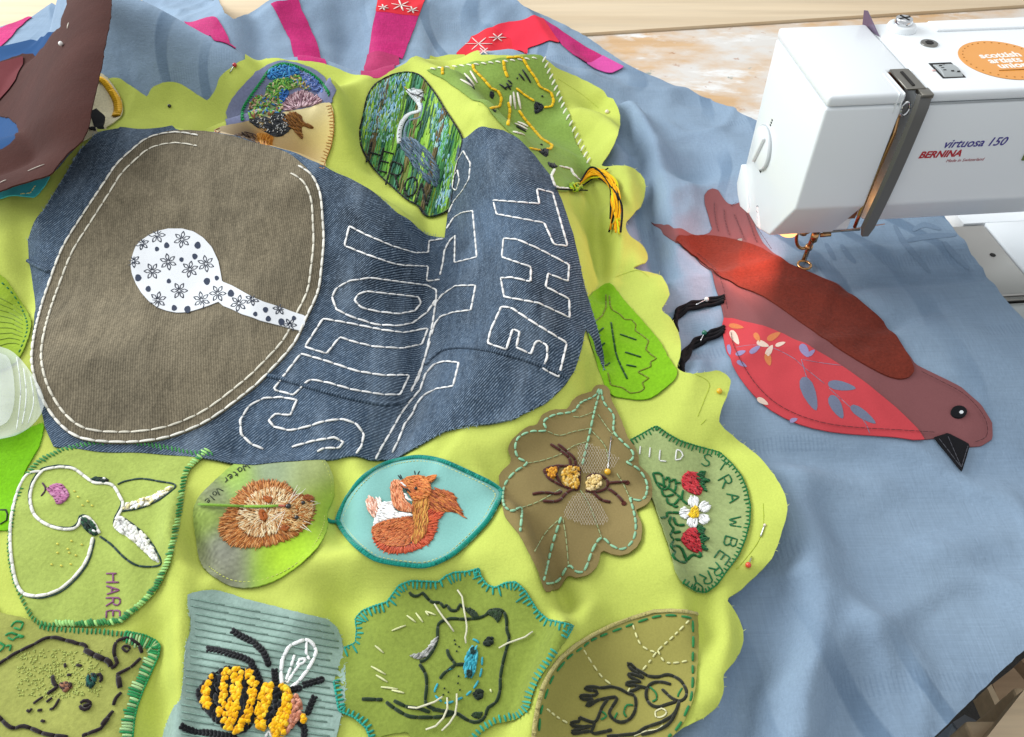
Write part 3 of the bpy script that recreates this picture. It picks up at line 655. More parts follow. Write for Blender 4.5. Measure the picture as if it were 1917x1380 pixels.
# flat felled seams of the old jeans
M_seam = MATS['denim']
for s in (Z('F', '300 910 390 930 520 970 700 1020 850 1055 960 1070 1050 1060 1110 1025'), np.concatenate([Z('F', '1190 850 1215 815 1260 780 1330 755 1420 752 1500 760'), Z('G', '560 1040 700 1080 830 1130 880 1160')]), Z('E', '150 830 200 860 262 890')):
    Wd = along(s, GL, DL, soft=5); Wd[:, 2] += .0004; tube('seam', Wd, .0017, M_seam, den, 8)
LT = dict(
    T=Z('G', '540 352 750 368 738 300 810 318 878 560 815 552 772 455 556 415 540 352'),
    H=Z('G', '588 525 650 530 745 572 885 645 880 720 790 685 778 745 885 800 888 885 745 818 590 790 575 705 625 702 710 722 712 655 580 610 588 525'),
    E=Z('G', '578 835 622 840 720 905 875 1000 838 1155 765 1115 785 1065 785 1010 745 988 730 1000 712 1050 645 1020 660 950 630 935 600 1030 515 1000 530 940 578 835'))
LT2 = [Z('F', '762 72 850 118 1000 182 1130 222 1205 220 1210 155 1298 142'), Z('F', '762 72 735 182 860 232 1000 280 1060 292 1205 298 1195 382 1270 372'),
       Z('F', '880 362 760 380 690 420 665 470 690 540 770 580 910 625 1040 632 1120 615 1200 555 1250 480 1250 430 1200 405 1050 385 880 362'),
       Z('F', '860 438 810 455 792 490 830 530 920 552 1040 565 1130 548 1165 505 1150 470 1080 462 950 448 860 438'),
       Z('F', '615 592 750 615 950 655 1070 670 1205 645 1170 735 1060 758 900 748 790 722 708 695 635 788 512 750 615 592'),
       Z('F', '490 788 620 825 800 885 950 910 1100 908 1048 1018 950 1018 780 990 640 950 540 932 500 968 450 1020 335 990 400 905 490 788'),
       Z('F', '468 1048 380 1032 280 1038 200 1080 150 1160 155 1240 210 1295 290 1328'), Z('F', '468 1048 430 1135 350 1125 308 1160 340 1200 430 1220 520 1200 620 1168 720 1155 800 1180 845 1240 830 1310 790 1362'),
       Z('F', '440 1312 560 1278 680 1258 730 1285 705 1318 620 1318 582 1338'), 
       Z('G', '405 128 438 185 432 255 400 310 360 360 338 410'), Z('G', '405 128 380 170 366 230'), Z('G', '380 215 388 260 372 310 356 295 362 245 380 215'),
       Z('G', '330 480 362 430 400 408 448 400 467 610 365 635 368 510 340 540 320 580 312 640 300 690'),
       Z('G', '270 830 310 780 370 740 462 738 440 850 360 860 300 880 275 915 262 960'),
       Z('F', '1215 720 1170 860 1110 1000'), Z('F', '1250 480 1230 620 1190 800 1150 930 1100 1005'),
       Z('F', '1160 990 1190 900 1240 845 1300 830 1378 838 1345 970 1250 985 1180 1020 1140 1070 1115 1130 1075 1180 1040 1270 1000 1352'), Z('F', '1160 990 1100 1060 1050 1130 1000 1220 940 1320 910 1380')]
for k, p in LT.items(): run('letter_' + k.lower(), p, 'f2f0ec', .00098, GL, DL + .0002, den, .0088, .0006)
for p in LT2: run('letter_outline', p, 'f0eeea', .00096, GL, DL + .0002, den, .0088, .0006)
# ------------------------------------------------------------------ standing folds and strips at the back
M_brown = fabric('brown_cotton', '42241e', .16, .16, .6, slub=.05); M_navy = fabric('navy_cotton', '1c4470', .08, .06, .3); M_dred = fabric('dark_red_cotton', '5e2428', .08, .08, .3)
M_pink = fabric('pink_silk', 'b8266a', .14, .10, .9, slub=.22, rough=.6); M_red = fabric('red_cotton', 'd8343f', .08, .05, .3); M_pink2 = fabric('pale_pink_silk', 'd24f9c', .10, .06, .5, slub=.10, rough=.6)
M_plum = fabric('plum_silk', 'a8325f', .12, .12, .5, slub=.14, rough=.65)
lay = lambda px, F=G: base_of(px, F)
GBf = Field(np.maximum(np.maximum(blur(Zb, 60) + .014, blur(Zb, 8) + .003), blur(ridge([(215, -80, .145), (200, -20, .14), (184, 100, .128), (168, 220, .108), (150, 275, .094), (90, 320, .085), (0, 360, .075)], .11, .11), 20)))
br = thing('brown_cloth', 'brown cloth flap standing at the left edge with a white pin', 'cloth', lay((120, 200)))
brown_out = np.concatenate([Z('A', '470 -60 800 -60 800 40 780 200 740 420 690 650 640 900 600 1000 480 1100 400 1200 370 1250 250 1290 100 1330 0 1370 -250 1480 -250 1000 -60 1050'), Z('A', '0 1080 60 1040 110 990 130 930 110 880 60 840 0 830 -60 835 -250 860 -250 560 0 440 160 385 240 385 310 340 360 260 430 200 440 130 480 30')])
sheet('cloth', brown_out, M_brown, GBf, .002, .004, .0012, br, 0, .0003)
dr = thing('dark_red_cloth', 'dark red cloth corner lying on the brown flap at the left edge', 'cloth', lay((20, 150)))
sheet('cloth', Z('A', '-200 520 0 446 165 400 150 480 110 570 60 640 0 705 -200 900'), M_dred, GBf, .0038, .004, .001, dr)
nv = thing('navy_cloth', 'navy blue cloth band behind the brown flap', 'cloth', lay((50, 95)))
sheet('cloth', Z('A', '-200 390 0 335 150 300 300 262 430 215 480 300 300 480 0 560 -200 600'), M_navy, G, .004, .004, .001, nv, 2)
nv2 = thing('navy_loop', 'navy blue cloth showing through the hole in the brown flap', 'cloth', lay((15, 250)))
sheet('cloth', Z('A', '-260 780 0 800 90 830 160 900 150 1000 80 1070 0 1110 -260 1120'), M_navy, GBf, .0005, .004, .0006, nv2, 2)
straight('basting_stitch', [Z('A', '200 1228 318 1180'), Z('A', '482 205 492 165'), Z('A', '0 1312 45 1292')], 'd8cfc0', .0005, GBf, .0026, br, stuff=True)
def strip(name, label, out, mat, lift=.0016):
    t = thing(name, label, 'fabric strip', lay(np.mean(np.asarray(out)[:, :2], 0)), 'pink strips sewn on the blue cloth'); sheet('strip', out, mat, G, lift, .004, .0007, t, 0, .0002); return t
strip('fabric_strip', 'pink strip at the top left corner, cut by the picture edge', Z('A', '-120 250 0 200 130 150 200 118 235 118 190 145 110 220 50 290 0 335 -120 380'), M_pink)
strip('fabric_strip', 'short pink strip corner beside the grey standing fold', [(345, 40), (375, 36), (405, 32), (424, 62), (443, 92), (400, 76)], M_pink)
s2 = strip('fabric_strip', 'slanting pink strip behind the lilac embroidered patch', Z('U', '440 15 495 3 550 -8 565 40 590 90 625 170 665 262 610 258 553 248 515 150 465 55'), M_pink)
s3 = thing('fabric_strip', 'upright pink strip with red flowered end behind the heron patch', 'fabric strip', lay((735, 80)), 'pink strips sewn on the blue cloth')
sheet('strip', Z('U', '860 45 1030 62 1005 130 985 180 965 235 948 225 830 220 842 130'), M_pink, G, .0018, .004, .0007, s3)
sheet('worn_end', Z('U', '825 218 952 224 935 300 870 312 800 312 812 265'), M_plum, G, .0021, .004, .0006, s3)
red_cols = lambda: None
def paint_blobs(base, blobs):
    B = np.array(lin(base)[:3])
    def f(px):
        acc = np.tile(B, (len(px), 1)); wsum = np.ones((len(px), 1)) * .35
        acc = acc * .35
        for x, y, R, c in blobs:
            wgt = np.exp(-((px[:, 0] - x) ** 2 + (px[:, 1] - y) ** 2) / (R * R))[:, None] * 2; acc = acc + wgt * np.array(lin(c)[:3]); wsum = wsum + wgt
        return acc / wsum
    return f
sheet('flowered_end', Z('U', '870 -40 1065 -40 1055 0 1030 64 945 55 858 46 865 10'), M_red, G, .0022, .004, .0006, s3)
fp = []
for cx, cy, R in ((960, 22, 40), (1005, 40, 26), (890, 30, 22)):
    c = Z('U', [(cx, cy)])[0]
    for k in range(6):
        a = k * 1.05 + .3; fp.append((c, c + R * .47 * np.array([math.cos(a), math.sin(a) * .55])))
straight('flower_print', fp, 'e9d9cf', .0013, G, .0030, s3, 3, True, flat=.1, arch=0)
s4 = thing('arched_strip', 'curved strip of red, flowered and pink pieces behind the goldfinch patch', 'fabric strip', lay((1010, 60)), 'pink strips sewn on the blue cloth')
sheet('flowered_panel', Z('U', '1180 212 1240 145 1330 108 1400 150 1462 215'), M_red, G, .0018, .004, .0007, s4)
sheet('red_panel', Z('U', '1325 108 1390 86 1455 76 1528 73 1560 120 1595 168 1510 176 1465 190 1455 218 1400 155'), fabric('bright_red_cotton', 'e03448', .06, .05, .3), G, .0021, .004, .0007, s4)
sheet('pink_panel', Z('U', '1528 73 1600 122 1680 175 1765 222 1700 248 1650 218 1600 176 1595 166 1560 120'), M_pink, G, .0024, .004, .0007, s4)
sheet('pale_panel', Z('U', '1765 220 1850 265 1800 290 1780 288 1698 248'), M_pink2, G, .0027, .004, .0007, s4)
fp = []
for cx, cy, R in ((1270, 175, 55), (1345, 150, 35), (1290, 205, 30)):
    c = Z('U', [(cx, cy)])[0]
    for k in range(6): a = k * 1.05; fp.append((c, c + R * .47 * np.array([math.cos(a), math.sin(a) * .5])))
straight('flower_print', fp, 'e6cfc8', .0012, G, .0026, s4, 3, True, flat=.1, arch=0)

# ------------------------------------------------------------------ red bird under the needle
ro = thing('robin_applique', 'red and brown cloth bird applique on the blue cloth under the machine needle', 'bird applique', lay((1560, 650)))
M_mauve = fabric('mauve_cotton', '7e4f50', .05, .05, .25); M_rust = fabric('rust_suede', '6c2a1d', .22, .2, .7, felt=True); M_berry = fabric('berry_cotton', 'c0444a', .06, .05, .25); M_blk = fabric('black_felt', '17171a', .1, .1, .4)
body = Z('H', '95 208 150 222 200 240 280 262 330 266 358 256 372 236 355 180 338 125 336 85 352 62 375 54 398 62 415 90 440 122 465 130 500 115 525 130 545 165 570 240 600 300 640 340 700 385 760 412 830 440 900 470 980 520 1080 610 1180 700 1240 780 1290 850 1400 905 1500 955 1590 1035 1640 1115 1642 1190 1590 1222 1530 1226 1490 1190 1440 1166 1385 1186 1335 1192 1200 1181 1050 1171 900 1156 760 1121 640 1061 560 991 490 901 440 801 420 720 424 640 400 540 370 430 300 362 210 302 150 262')
sheet('body', body, M_mauve, G, .0012, .003, .001, ro, 0)
sheet('wing', Z('H', '205 290 240 268 330 264 430 275 520 298 600 325 720 395 830 440 950 500 1050 570 1150 660 1230 760 1280 850 1285 890 1240 917 1170 905 1080 860 980 800 860 720 720 620 600 540 480 490 380 432 300 362'), M_rust, G, .0026, .003, .0013, ro, 2)
bel_px = Z('H', '424 640 520 658 640 690 760 745 900 820 1040 915 1160 1010 1250 1090 1335 1192 1200 1181 1050 1171 900 1156 760 1121 640 1061 560 991 490 901 440 801 422 720')
bel = sheet('belly', bel_px, M_berry, G, .0024, .003, .0008, ro, 2)
run('edge_stitching', [Z('H', '1380 1160 1200 1148 1050 1140 900 1122 770 1085 660 1028 580 955 520 870 470 770 455 700'), Z('H', '440 600 420 500 385 420 300 345'), Z('H', '1320 885 1420 935 1510 985 1580 1055 1615 1120 1612 1180 1560 1205'), Z('H', '640 330 560 210 530 150')], '4a2024', .00028, G, .0034, ro, .004, .0004, soft=4, stuff=True)
run('tail_line', [Z('H', '382 120 385 180 400 250'), Z('H', '425 150 430 200 450 270'), Z('H', '470 170 490 220 520 290'), Z('H', '520 150 545 220 575 300'), Z('H', '455 135 480 120')], '5a2c30', .0003, G, .0022, ro, .004, .0004, soft=3, stuff=True)
def leafprint(name, x, y, ln, wd, ang, mat):
    c = Z('H', [(x, y)])[0]; a = math.radians(ang); t = np.linspace(0, 2 * math.pi, 13)[:-1]; u = np.cos(t) * ln * .2066; v = np.sin(t) * wd * .2066 * (1 - .35 * np.cos(t))
    q = np.stack([c[0] + u * math.cos(a) - v * math.sin(a), c[1] + u * math.sin(a) + v * math.cos(a)], 1); return sheet(name, q, mat, G, .0026, .0018, .0001, bel)
M_lg = fabric('slate_print', '6d7388', .15, .1, .1); M_lc = fabric('cream_print', 'd8c0b0', .12, .1, .1); M_lo = fabric('coral_print', 'c8784a', .12, .1, .1); M_ll = fabric('lilac_print', '8e84a8', .12, .1, .1)
for a in ((812, 985, 165, 60, 68), (958, 950, 130, 42, 10), (935, 1045, 120, 50, 62), (1055, 1080, 140, 40, 35)): leafprint('leaf_print', *a, M_lg)
for a in ((473, 730, 75, 30, 60), (630, 790, 60, 26, -60), (600, 760, 60, 26, 20), (600, 1020, 60, 24, 30), (680, 760, 50, 18, -20)): leafprint('petal_print', *a, M_lc)
for a in ((575, 730, 50, 24, 60), (650, 725, 70, 28, -30), (625, 830, 60, 30, 75), (480, 680, 70, 22, 10)): leafprint('petal_print', *a, M_lo)
for a in ((565, 785, 60, 24, -35), (790, 790, 70, 36, 60), (500, 800, 50, 22, -20), (505, 850, 55, 20, 30), (448, 785, 50, 18, 80), (740, 1105, 40, 20, -20), (820, 800, 45, 20, -40)): leafprint('petal_print', *a, M_ll)
run('stem_print', [Z('H', '480 775 560 765 650 780 740 825 780 860 880 940'), Z('H', '775 830 800 915'), Z('H', '780 830 860 845 960 858'), Z('H', '900 960 1000 1050 1060 1110 1085 1165')], '8a7488', .0004, G, .0023, bel, .012, .0, soft=4, arch=0, flat=.2, stuff=True)
bk_ = sheet('beak', Z('H', '1378 1182 1440 1162 1540 1216 1525 1270 1505 1336 1450 1270'), M_blk, G, .0030, .0025, .0012, ro)
run('beak_stitch', [Z('H', '1440 1180 1500 1320'), Z('H', '1400 1190 1500 1320 1530 1222')], '4a4a50', .00025, G, .0043, bk_, .004, .0004, stuff=True)
t = np.linspace(0, 6.283, 21)[:-1]
ey = sheet('eye', Z('H', np.stack([1490 + 37 * np.cos(t), 1066 + 28 * np.sin(t)], 1)), M_blk, G, .0028, .002, .0014, ro)
sheet('eye_glint', Z('H', np.stack([1501 + 10 * np.cos(t), 1068 + 8 * np.sin(t)], 1)), M_key, G, .0032, .0015, .0008, ey)
for k, p in enumerate((Z('H', '425 555 340 575 260 592 215 625 200 665 205 690'), Z('H', '425 692 350 728 290 760 255 800 235 845 225 890'))):
    lg = None
    for off in (-5, 0, 5):
        Wd = along(p + np.array([off * .3, off]), G, .0022, soft=5); Wd[:, 0] += .0011 * np.sin(np.arange(len(Wd)) * .55 + off); Wd[:, 2] += .0006 * np.cos(np.arange(len(Wd)) * .55 + off); tube('leg_yarn', Wd, .0016, M_blk, ro, 8)
# ------------------------------------------------------------------ the embroidered patches
PL = .0048
FONT = {'A': ['0 0 .5 1 1 0', '.2 .4 .8 .4'], 'B': ['0 0 0 1 .7 .95 .8 .75 .6 .52 0 .5', '.6 .52 .95 .3 .8 .05 0 0'], 'D': ['0 0 0 1 .6 .9 .9 .5 .6 .1 0 0'], 'E': ['.9 1 0 1 0 0 .9 0', '0 .5 .7 .5'], 'H': ['0 0 0 1', '1 0 1 1', '0 .5 1 .5'],
        'I': ['.5 0 .5 1'], 'L': ['0 1 0 0 .9 0'], 'N': ['0 0 0 1 .9 0 .9 1'], 'O': ['.5 0 .1 .2 0 .5 .1 .8 .5 1 .9 .8 1 .5 .9 .2 .5 0'], 'R': ['0 0 0 1 .7 .95 .85 .75 .7 .5 0 .5', '.4 .5 .9 0'], 'S': ['.85 .85 .5 1 .1 .8 .3 .55 .75 .4 .85 .15 .45 0 .05 .15'],
        'T': ['0 1 1 1', '.5 1 .5 0'], 'V': ['0 1 .5 0 1 1'], 'W': ['0 1 .25 0 .5 .7 .75 0 1 1'], 'Y': ['0 1 .5 .5 1 1', '.5 .5 .5 0'], 'a': ['.8 .6 .4 .65 .1 .4 .2 .1 .5 0 .8 .2', '.8 .6 .85 0'], 't': ['.4 .95 .4 .1 .7 0', '.1 .65 .75 .65'], 'e': ['.1 .35 .8 .38 .7 .6 .4 .65 .1 .45 .15 .1 .5 0 .85 .1'],
        'r': ['.1 .6 .1 0', '.1 .4 .4 .6 .75 .58'], 'o': ['.45 0 .1 .15 .1 .5 .45 .65 .8 .5 .8 .15 .45 0'], 'l': ['.4 1 .4 0'], ' ': []}
def glyph(ch, c, d, size, w=.75):
    """strokes of one hand written letter centred on c, written along d"""
    d = np.array(d, float); d /= np.linalg.norm(d); u = np.array([d[1], -d[0]]); out = []
    for s in FONT[ch]:
        a = np.array([float(t) for t in s.split()]).reshape(-1, 2); out.append(np.array(c) + ((a[:, :1] - .5) * w * d + (a[:, 1:] - .5) * u) * size)
    return out
def word(txt, p0, p1, size, w=.75):
    p0, p1 = np.array(p0, float), np.array(p1, float); n = len(txt); out = []
    for k, ch in enumerate(txt): out += glyph(ch, p0 + (p1 - p0) * (k / max(n - 1, 1)), p1 - p0, size * (1 + random.uniform(-.08, .08)), w)
    return out
def patch(name, label, fr, outline, col, felt=True, soft=3, lift=PL, thick=.0010, paint=None, res=.0026, mat=None, curl=0.0006, F=GL, cat='patch', hidden=None):
    o = Z(fr, outline); t_ = thing(name, label, cat, base_of(np.clip(np.mean(o, 0), [20, 60], [1890, 1375]), F), 'embroidered patches on the lime cloth')
    m = mat or fabric('cloth_' + name, col, .09, .14 if felt else .07, .45 if felt else .3, felt=felt, attr=paint is not None)
    s = sheet('cloth_base', o, m, F, lift, res, thick, t_, soft, .00012, paint, curl)
    if felt:
        oo = spline(o, 3, True); vis = oo[(oo[:, 1] < 1378) & (oo[:, 0] > 0)]
        fringe('edge_fuzz', vis, tuple(min(1, x * 1.25) for x in lin(col)[:3]), F, lift - .0004, t_, 110, 3.6, .00012)
    return t_
def L(fr, *ss): return [Z(fr, s) for s in ss]
def lines(name, par, col, r, ls, lift=PL, dash=.006, gap=.0003, soft=4, F=GL, stuff=True, wob=.0, **k):
    if gap < .0005: dash = max(dash, .0075); k.setdefault('taper', .85); k.setdefault('flat', .55); k.setdefault('arch', .15)
    return run(name, ls, col, r, F, lift + .0002, par, dash, gap, False, soft, wob=wob, stuff=stuff, **k)
def knots(name, par, fr, poly, pal, r, lift=PL, dens=1.0, ang=20, length=None, jit=1.2, F=GL, **k): return fill(name, Z(fr, poly), ang, length or r * 2 / .00036 * 1.5, r, pal, F, lift + .0003, par, dens, jit, arch=.7, **k)
def disc(name, par, fr, c, rx, ry, mat, lift, F=GL, th=.0010):
    t = np.linspace(0, 6.283, 15)[:-1]; return sheet(name, Z(fr, np.stack([c[0] + rx * np.cos(t), c[1] + ry * np.sin(t)], 1)), mat, F, lift, .0018, th, par)
def bead(name, par, px, r, mat, lift, F=GL):
    h = hit(np.array([px], float), F, lift)[0]; bm = bmesh.new(); bmesh.ops.create_uvsphere(bm, u_segments=14, v_segments=9, radius=r)
    for f in bm.faces: f.smooth = True
    me = bpy.data.meshes.new(name); bm.to_mesh(me); bm.free(); me.materials.append(mat); q = bpy.data.objects.new(name, me); COL.objects.link(q); q.parent = par; q.location = Vector(h) - parent_org(par) + Vector((0, 0, r * .35)); q.scale = (1, 1, .7); return q
M_jet = plain('jet_bead', '14120f', .2, 0, .5, .3)

# --- hare
ha_out = '1430 165 1300 160 1200 140 1080 115 960 95 840 88 700 90 560 110 430 140 320 185 240 235 180 310 130 420 95 500 70 620 50 780 55 900 80 1020 120 1130 160 1210 210 1300 280 1345 400 1352 560 1352 700 1345 820 1330 870 1290 960 1220 1060 1110 1120 1000 1170 870 1210 700 1240 550 1260 380 1290 290 1360 220'
h = patch('hare_patch', 'green felt leaf patch with a white outlined hare and purple letters', 'I', ha_out, 'a0b057', soft=2)
hp = Z('I', ha_out)
blanket('edge_stitching', hp[:12], '3f8a4a', .0007, GL, PL + .0004, h, -1, 7.5, 8, False, False, -.6, 3); blanket('edge_stitching', np.concatenate([hp[22:], hp[:1]]), '3a8546', .0009, GL, PL + .0004, h, 1 if False else -1, 6.0, 10, False, False, -.5, 3, col2='9fd07a')
blanket('edge_stitching', hp[12:23], '3f8a4a', .0006, GL, PL + .0004, h, -1, 7.5, 7, False, False, -.5, 3)
hl = L('I', '295 292 400 272 500 282 560 322 640 378 720 382 775 402 815 470 838 520 822 570 795 620 780 680', '295 292 245 350 215 420 207 500 232 590 300 652 400 690 500 692 542 655 552 618 595 612 640 655 678 722', '285 300 200 312 150 370 110 470 80 600 70 750 80 900 110 1050 160 1130 250 1148 350 1128 440 1080 540 980 600 880 632 750')
lines('outline_stitching', h, 'e8e6da', .0011, hl, dash=.0035, gap=.0, lift=PL + .0001)
off = lambda ls, dx, dy: [l + np.array([dx, dy]) for l in ls]
lines('dark_line', h, '27403a', .0006, off(hl[:2], -3, -3.5) + off([hl[2][8:]], 3, 4), dash=.004, gap=0)  # dark green thread stitched beside the white outline
lines('ear_line', h, '27403a', .0007, L('I', '800 390 850 368 960 350 1080 368 1195 395 1130 462 1050 512 950 552 830 572', '680 742 760 800 850 890 950 945 1095 935 1062 840 990 740 900 660 808 600'), dash=.004, gap=0)
knots('ear_lining', h, 'I', '840 560 862 520 960 492 1100 432 1180 402 1080 490 960 548', ['f0ead8', 'ffffff', 'e8dca0'], .0009, ang=-35, length=9, jit=.3); knots('ear_lining', h, 'I', '780 680 800 610 880 650 1000 750 1082 905 1060 912 960 822 860 742', ['f4f0e4', 'ffffff', 'e4e4dc'], .0010, ang=42, length=9, jit=.3)
knots('eye', h, 'I', '550 622 600 628 650 672 664 735 605 722 560 670', ['1f3a2e', '2c5a3c', '26302c'], .0007, ang=50, length=14, jit=.1); knots('eye', h, 'I', '622 355 680 335 742 362 700 376', ['1f3a2e', '26302c'], .0007, ang=5, length=12, jit=.1)
straight('eye_glint', [Z('I', '628 700 650 712'), Z('I', '700 345 718 352')], 'f4f4f0', .0007, GL, PL + .0016, h, stuff=True)
fill('nose', Z('I', '318 420 360 392 412 380 440 405 470 460 440 505 390 525 365 480'), 10, 9, .0006, ['b87098', 'c486a8', 'a8628c'], GL, PL + .0003, h, 1.0, .2)
lines('mouth', h, '4a2a44', .0006, L('I', '288 378 312 420 280 468', '312 418 345 408 372 400'), soft=3); straight('freckle', [Z('I', f'{x} {y} {x+14} {y+8}') for x, y in ((385, 790), (480, 770), (550, 795), (455, 825), (385, 850), (465, 850), (510, 868), (345, 930), (410, 938), (475, 928), (555, 528), (620, 530), (525, 470), (500, 432), (590, 500))], 'd8d05a', .0006, GL, PL + .0002, h, stuff=True)
lines('letters', h, '8a5578', .0006, word('HARE', Z('I', [(770, 1025)])[0], Z('I', [(770, 1275)])[0], 27, .62), dash=.006, gap=.0004, soft=0)

# --- water vole
pv = paint_blobs('9aa860', [(*Z('J', [(800, 280)])[0], 45, '8b9a80'), (*Z('J', [(1080, 300)])[0], 40, 'a6b074'), (*Z('J', [(1200, 600)])[0], 40, 'a0b83c'), (*Z('J', [(800, 1100)])[0], 45, '9cc024'), (*Z('J', [(1000, 950)])[0], 40, 'a4cc2c'), (*Z('J', [(380, 1080)])[0], 42, '7c7a72'), (*Z('J', [(300, 950)])[0], 30, '84847c'), (*Z('J', [(170, 750)])[0], 32, '8aa04a'), (*Z('J', [(420, 320)])[0], 30, '9cbc50'), (*Z('J', [(260, 480)])[0], 26, '7c806c'), (*Z('J', [(480, 1260)])[0], 24, '747468'), (*Z('J', [(650, 1250)])[0], 24, '8cae3a'), (*Z('J', [(480, 450)])[0], 22, '98b868')])
vo_out = '690 105 860 85 1060 110 1200 170 1290 300 1315 440 1300 560 1250 660 1255 780 1180 950 1050 1090 900 1200 740 1290 560 1335 400 1320 260 1250 170 1180 110 1080 80 900 55 720 60 620 110 520 180 450 290 340 420 230 560 160'
def vole_paint(px):
    c = pv(px); n1 = np.sin(px[:, 0] * .31 + np.sin(px[:, 1] * .23) * 2) * np.sin(px[:, 1] * .37 + np.sin(px[:, 0] * .19) * 2); lefty = np.clip((480 - px[:, 0] + (px[:, 1] - 900) * .1) / 90, 0, 1)
    st_ = np.sin(px[:, 0] * .9 + px[:, 1] * .5 + 3 * np.sin(px[:, 1] * .11)) * np.sin(px[:, 1] * .23 + px[:, 0] * .05)
    return np.clip(c * (1 + .10 * n1 + .28 * lefty * st_)[:, None], 0, 1)
v = patch('vole_patch', 'oval photo printed patch with a fluffy brown water vole', 'J', vo_out, 'ffffff', False, 3, PL, .0010, vole_paint, .0017)
bc = Z('J', [(720, 690)])[0]
rad = lambda q: np.degrees(np.arctan2(q[:, 1] - bc[1], q[:, 0] - bc[0]))
fill('fur', Z('J', '600 392 750 382 900 420 970 500 1100 520 1140 620 1110 730 1020 830 900 900 760 950 600 970 450 975 350 920 290 830 310 720 360 640 400 560 480 470'), rad, 13, .0004, ['a8622c', 'bd7638', 'c88a4e', '945426', 'd09a62'], GL, PL + .0002, v, 1.2, .14, over=.75)
fill('pale_fur', Z('J', '520 560 640 470 800 440 920 490 980 560 930 660 880 780 760 860 600 880 470 800 440 700'), rad, 14, .00036, ['e4cca0', 'd8b888', 'ecdcb8', 'cca06c', 'b88048'], GL, PL + .0009, v, .9, .3, ground=False)
fill('face_fur', Z('J', '880 560 980 520 1100 540 1130 640 1080 750 960 830 860 800 850 660'), rad, 9, .00036, ['d0a468', 'c08c50', 'e0c490', 'b06c30'], GL, PL + .0012, v, .9, .4, ground=False)
fill('ear', Z('J', '1030 515 1090 505 1130 540 1110 565 1050 550'), 20, 8, .0004, ['9a5222', '8a4a20'], GL, PL + .0019, v); fill('ear', Z('J', '830 800 880 775 920 800 870 835'), 20, 8, .0004, ['a85a24', '985022'], GL, PL + .0019, v)
fill('paw', Z('J', '680 520 760 530 740 580 690 560'), 40, 7, .0004, ['a85a24'], GL, PL + .0018, v); fill('paw', Z('J', '640 650 690 640 720 720 660 730'), 60, 7, .0004, ['a85a24'], GL, PL + .0018, v)
lines('grass_stalk', v, '7fa83a', .0011, L('J', '100 592 240 600 400 606 560 612 700 612 820 604'), lift=PL + .0018, dash=.03, gap=0, flat=.4); lines('stalk_tip', v, 'b05a4a', .0007, L('J', '815 604 880 608'), lift=PL + .0020, soft=0)
for c, r in (((905, 612), .0018), ((1036, 578), .0013), ((978, 711), .0014)): bead('nose' if r > .0016 else 'eye', v, Z('J', [c])[0], r, M_jet, PL + .0020)
straight('whisker', [Z('J', s) for s in ('900 580 1010 440', '915 585 1060 450', '905 575 985 420', '880 640 760 740', '870 650 700 780', '875 655 790 860', '1100 600 1190 580', '1100 560 1170 575', '1030 770 1110 840', '1010 790 1090 830', '940 520 1040 480', '860 660 720 720', '1040 740 1120 770')], 'efe6d8', .00018, GL, PL + .0026, v, stuff=True)
lines('edge_stitching', v, 'c8d06a', .0003, L('J', '590 150 700 120 860 108 1040 130 1180 185 1255 290 1290 430 1280 540', '1225 690 1215 790 1130 960 1000 1100 860 1190 720 1250 560 1280 410 1270 290 1215 190 1140'), dash=.0016, gap=.0010)
lines('letters', v, '2f3a26', .0004, word('Water', Z('J', [(522, 258)])[0], Z('J', [(345, 385)])[0], 13, .8) + word('Vole', Z('J', [(285, 470)])[0], Z('J', [(190, 570)])[0], 13, .8), dash=.006, gap=0, soft=3)

# --- squirrel
sq_out = '42 800 60 740 95 660 180 500 320 340 480 230 650 165 850 130 1000 135 1160 170 1340 245 1520 330 1680 410 1788 505 1740 620 1660 770 1560 890 1420 1030 1270 1160 1100 1250 950 1287 780 1276 600 1250 440 1210 300 1120 180 1010 95 900 60 840'
s = patch('squirrel_patch', 'turquoise eye shaped patch with a red squirrel and teal satin border', 'K', sq_out, '7fb3aa', False, 2)
def cord(name, par, px, r, col, lift, flat=.7, soft=0, F=GL, mat=None):
    Wd = along(px, F, lift, soft=soft, step=4); seg = np.array([Wd[max(i - 1, 0):i + 2][[0, min(1, len(Wd[max(i - 1, 0):i + 2]) - 1), -1]] for i in range(1, len(Wd))]); cc = lin(col)[:3]
    return bars(name, seg, r, [tint(col, .04) for _ in seg], par, mat, sides=7, arch=0, flat=flat, taper=1.0)
sp = Z('K', sq_out); cpt = sp.mean(0); rim = np.concatenate([sp + (cpt - sp) * .028, (sp + (cpt - sp) * .028)[:1]])
o_ = cord('satin_border', s, spline(rim, 3), .0016, '158a7a', PL + .0003); o_['kind'] = 'stuff'; o_ = cord('stem', s, Z('K', '50 815 0 812 -40 790'), .0014, '128070', PL - .0006); o_['kind'] = 'stuff'
lines('edge_stitching', s, 'cfd08a', .0003, [spline(np.concatenate([(sp + (cpt - sp) * .095), (sp + (cpt - sp) * .095)[:1]]), 3)], dash=.0017, gap=.0009, soft=0)
fur = lambda n, poly, ang, pal, ln=10, lf=.0002, d=1.0, j=.2, r=.0004: fill(n, Z('K', poly), ang, ln, r, [tuple(min(1, x * 1.22 + .01) for x in lin(c)[:3]) for c in pal], GL, PL + lf, s, d, j * .6, over=.6 if 'tail' in n or 'foot' in n else .35)
O1 = ['b55f30', 'c8723c', 'a8562c', 'c47a44']
sc_ = Z('K', [(760, 880)])[0]
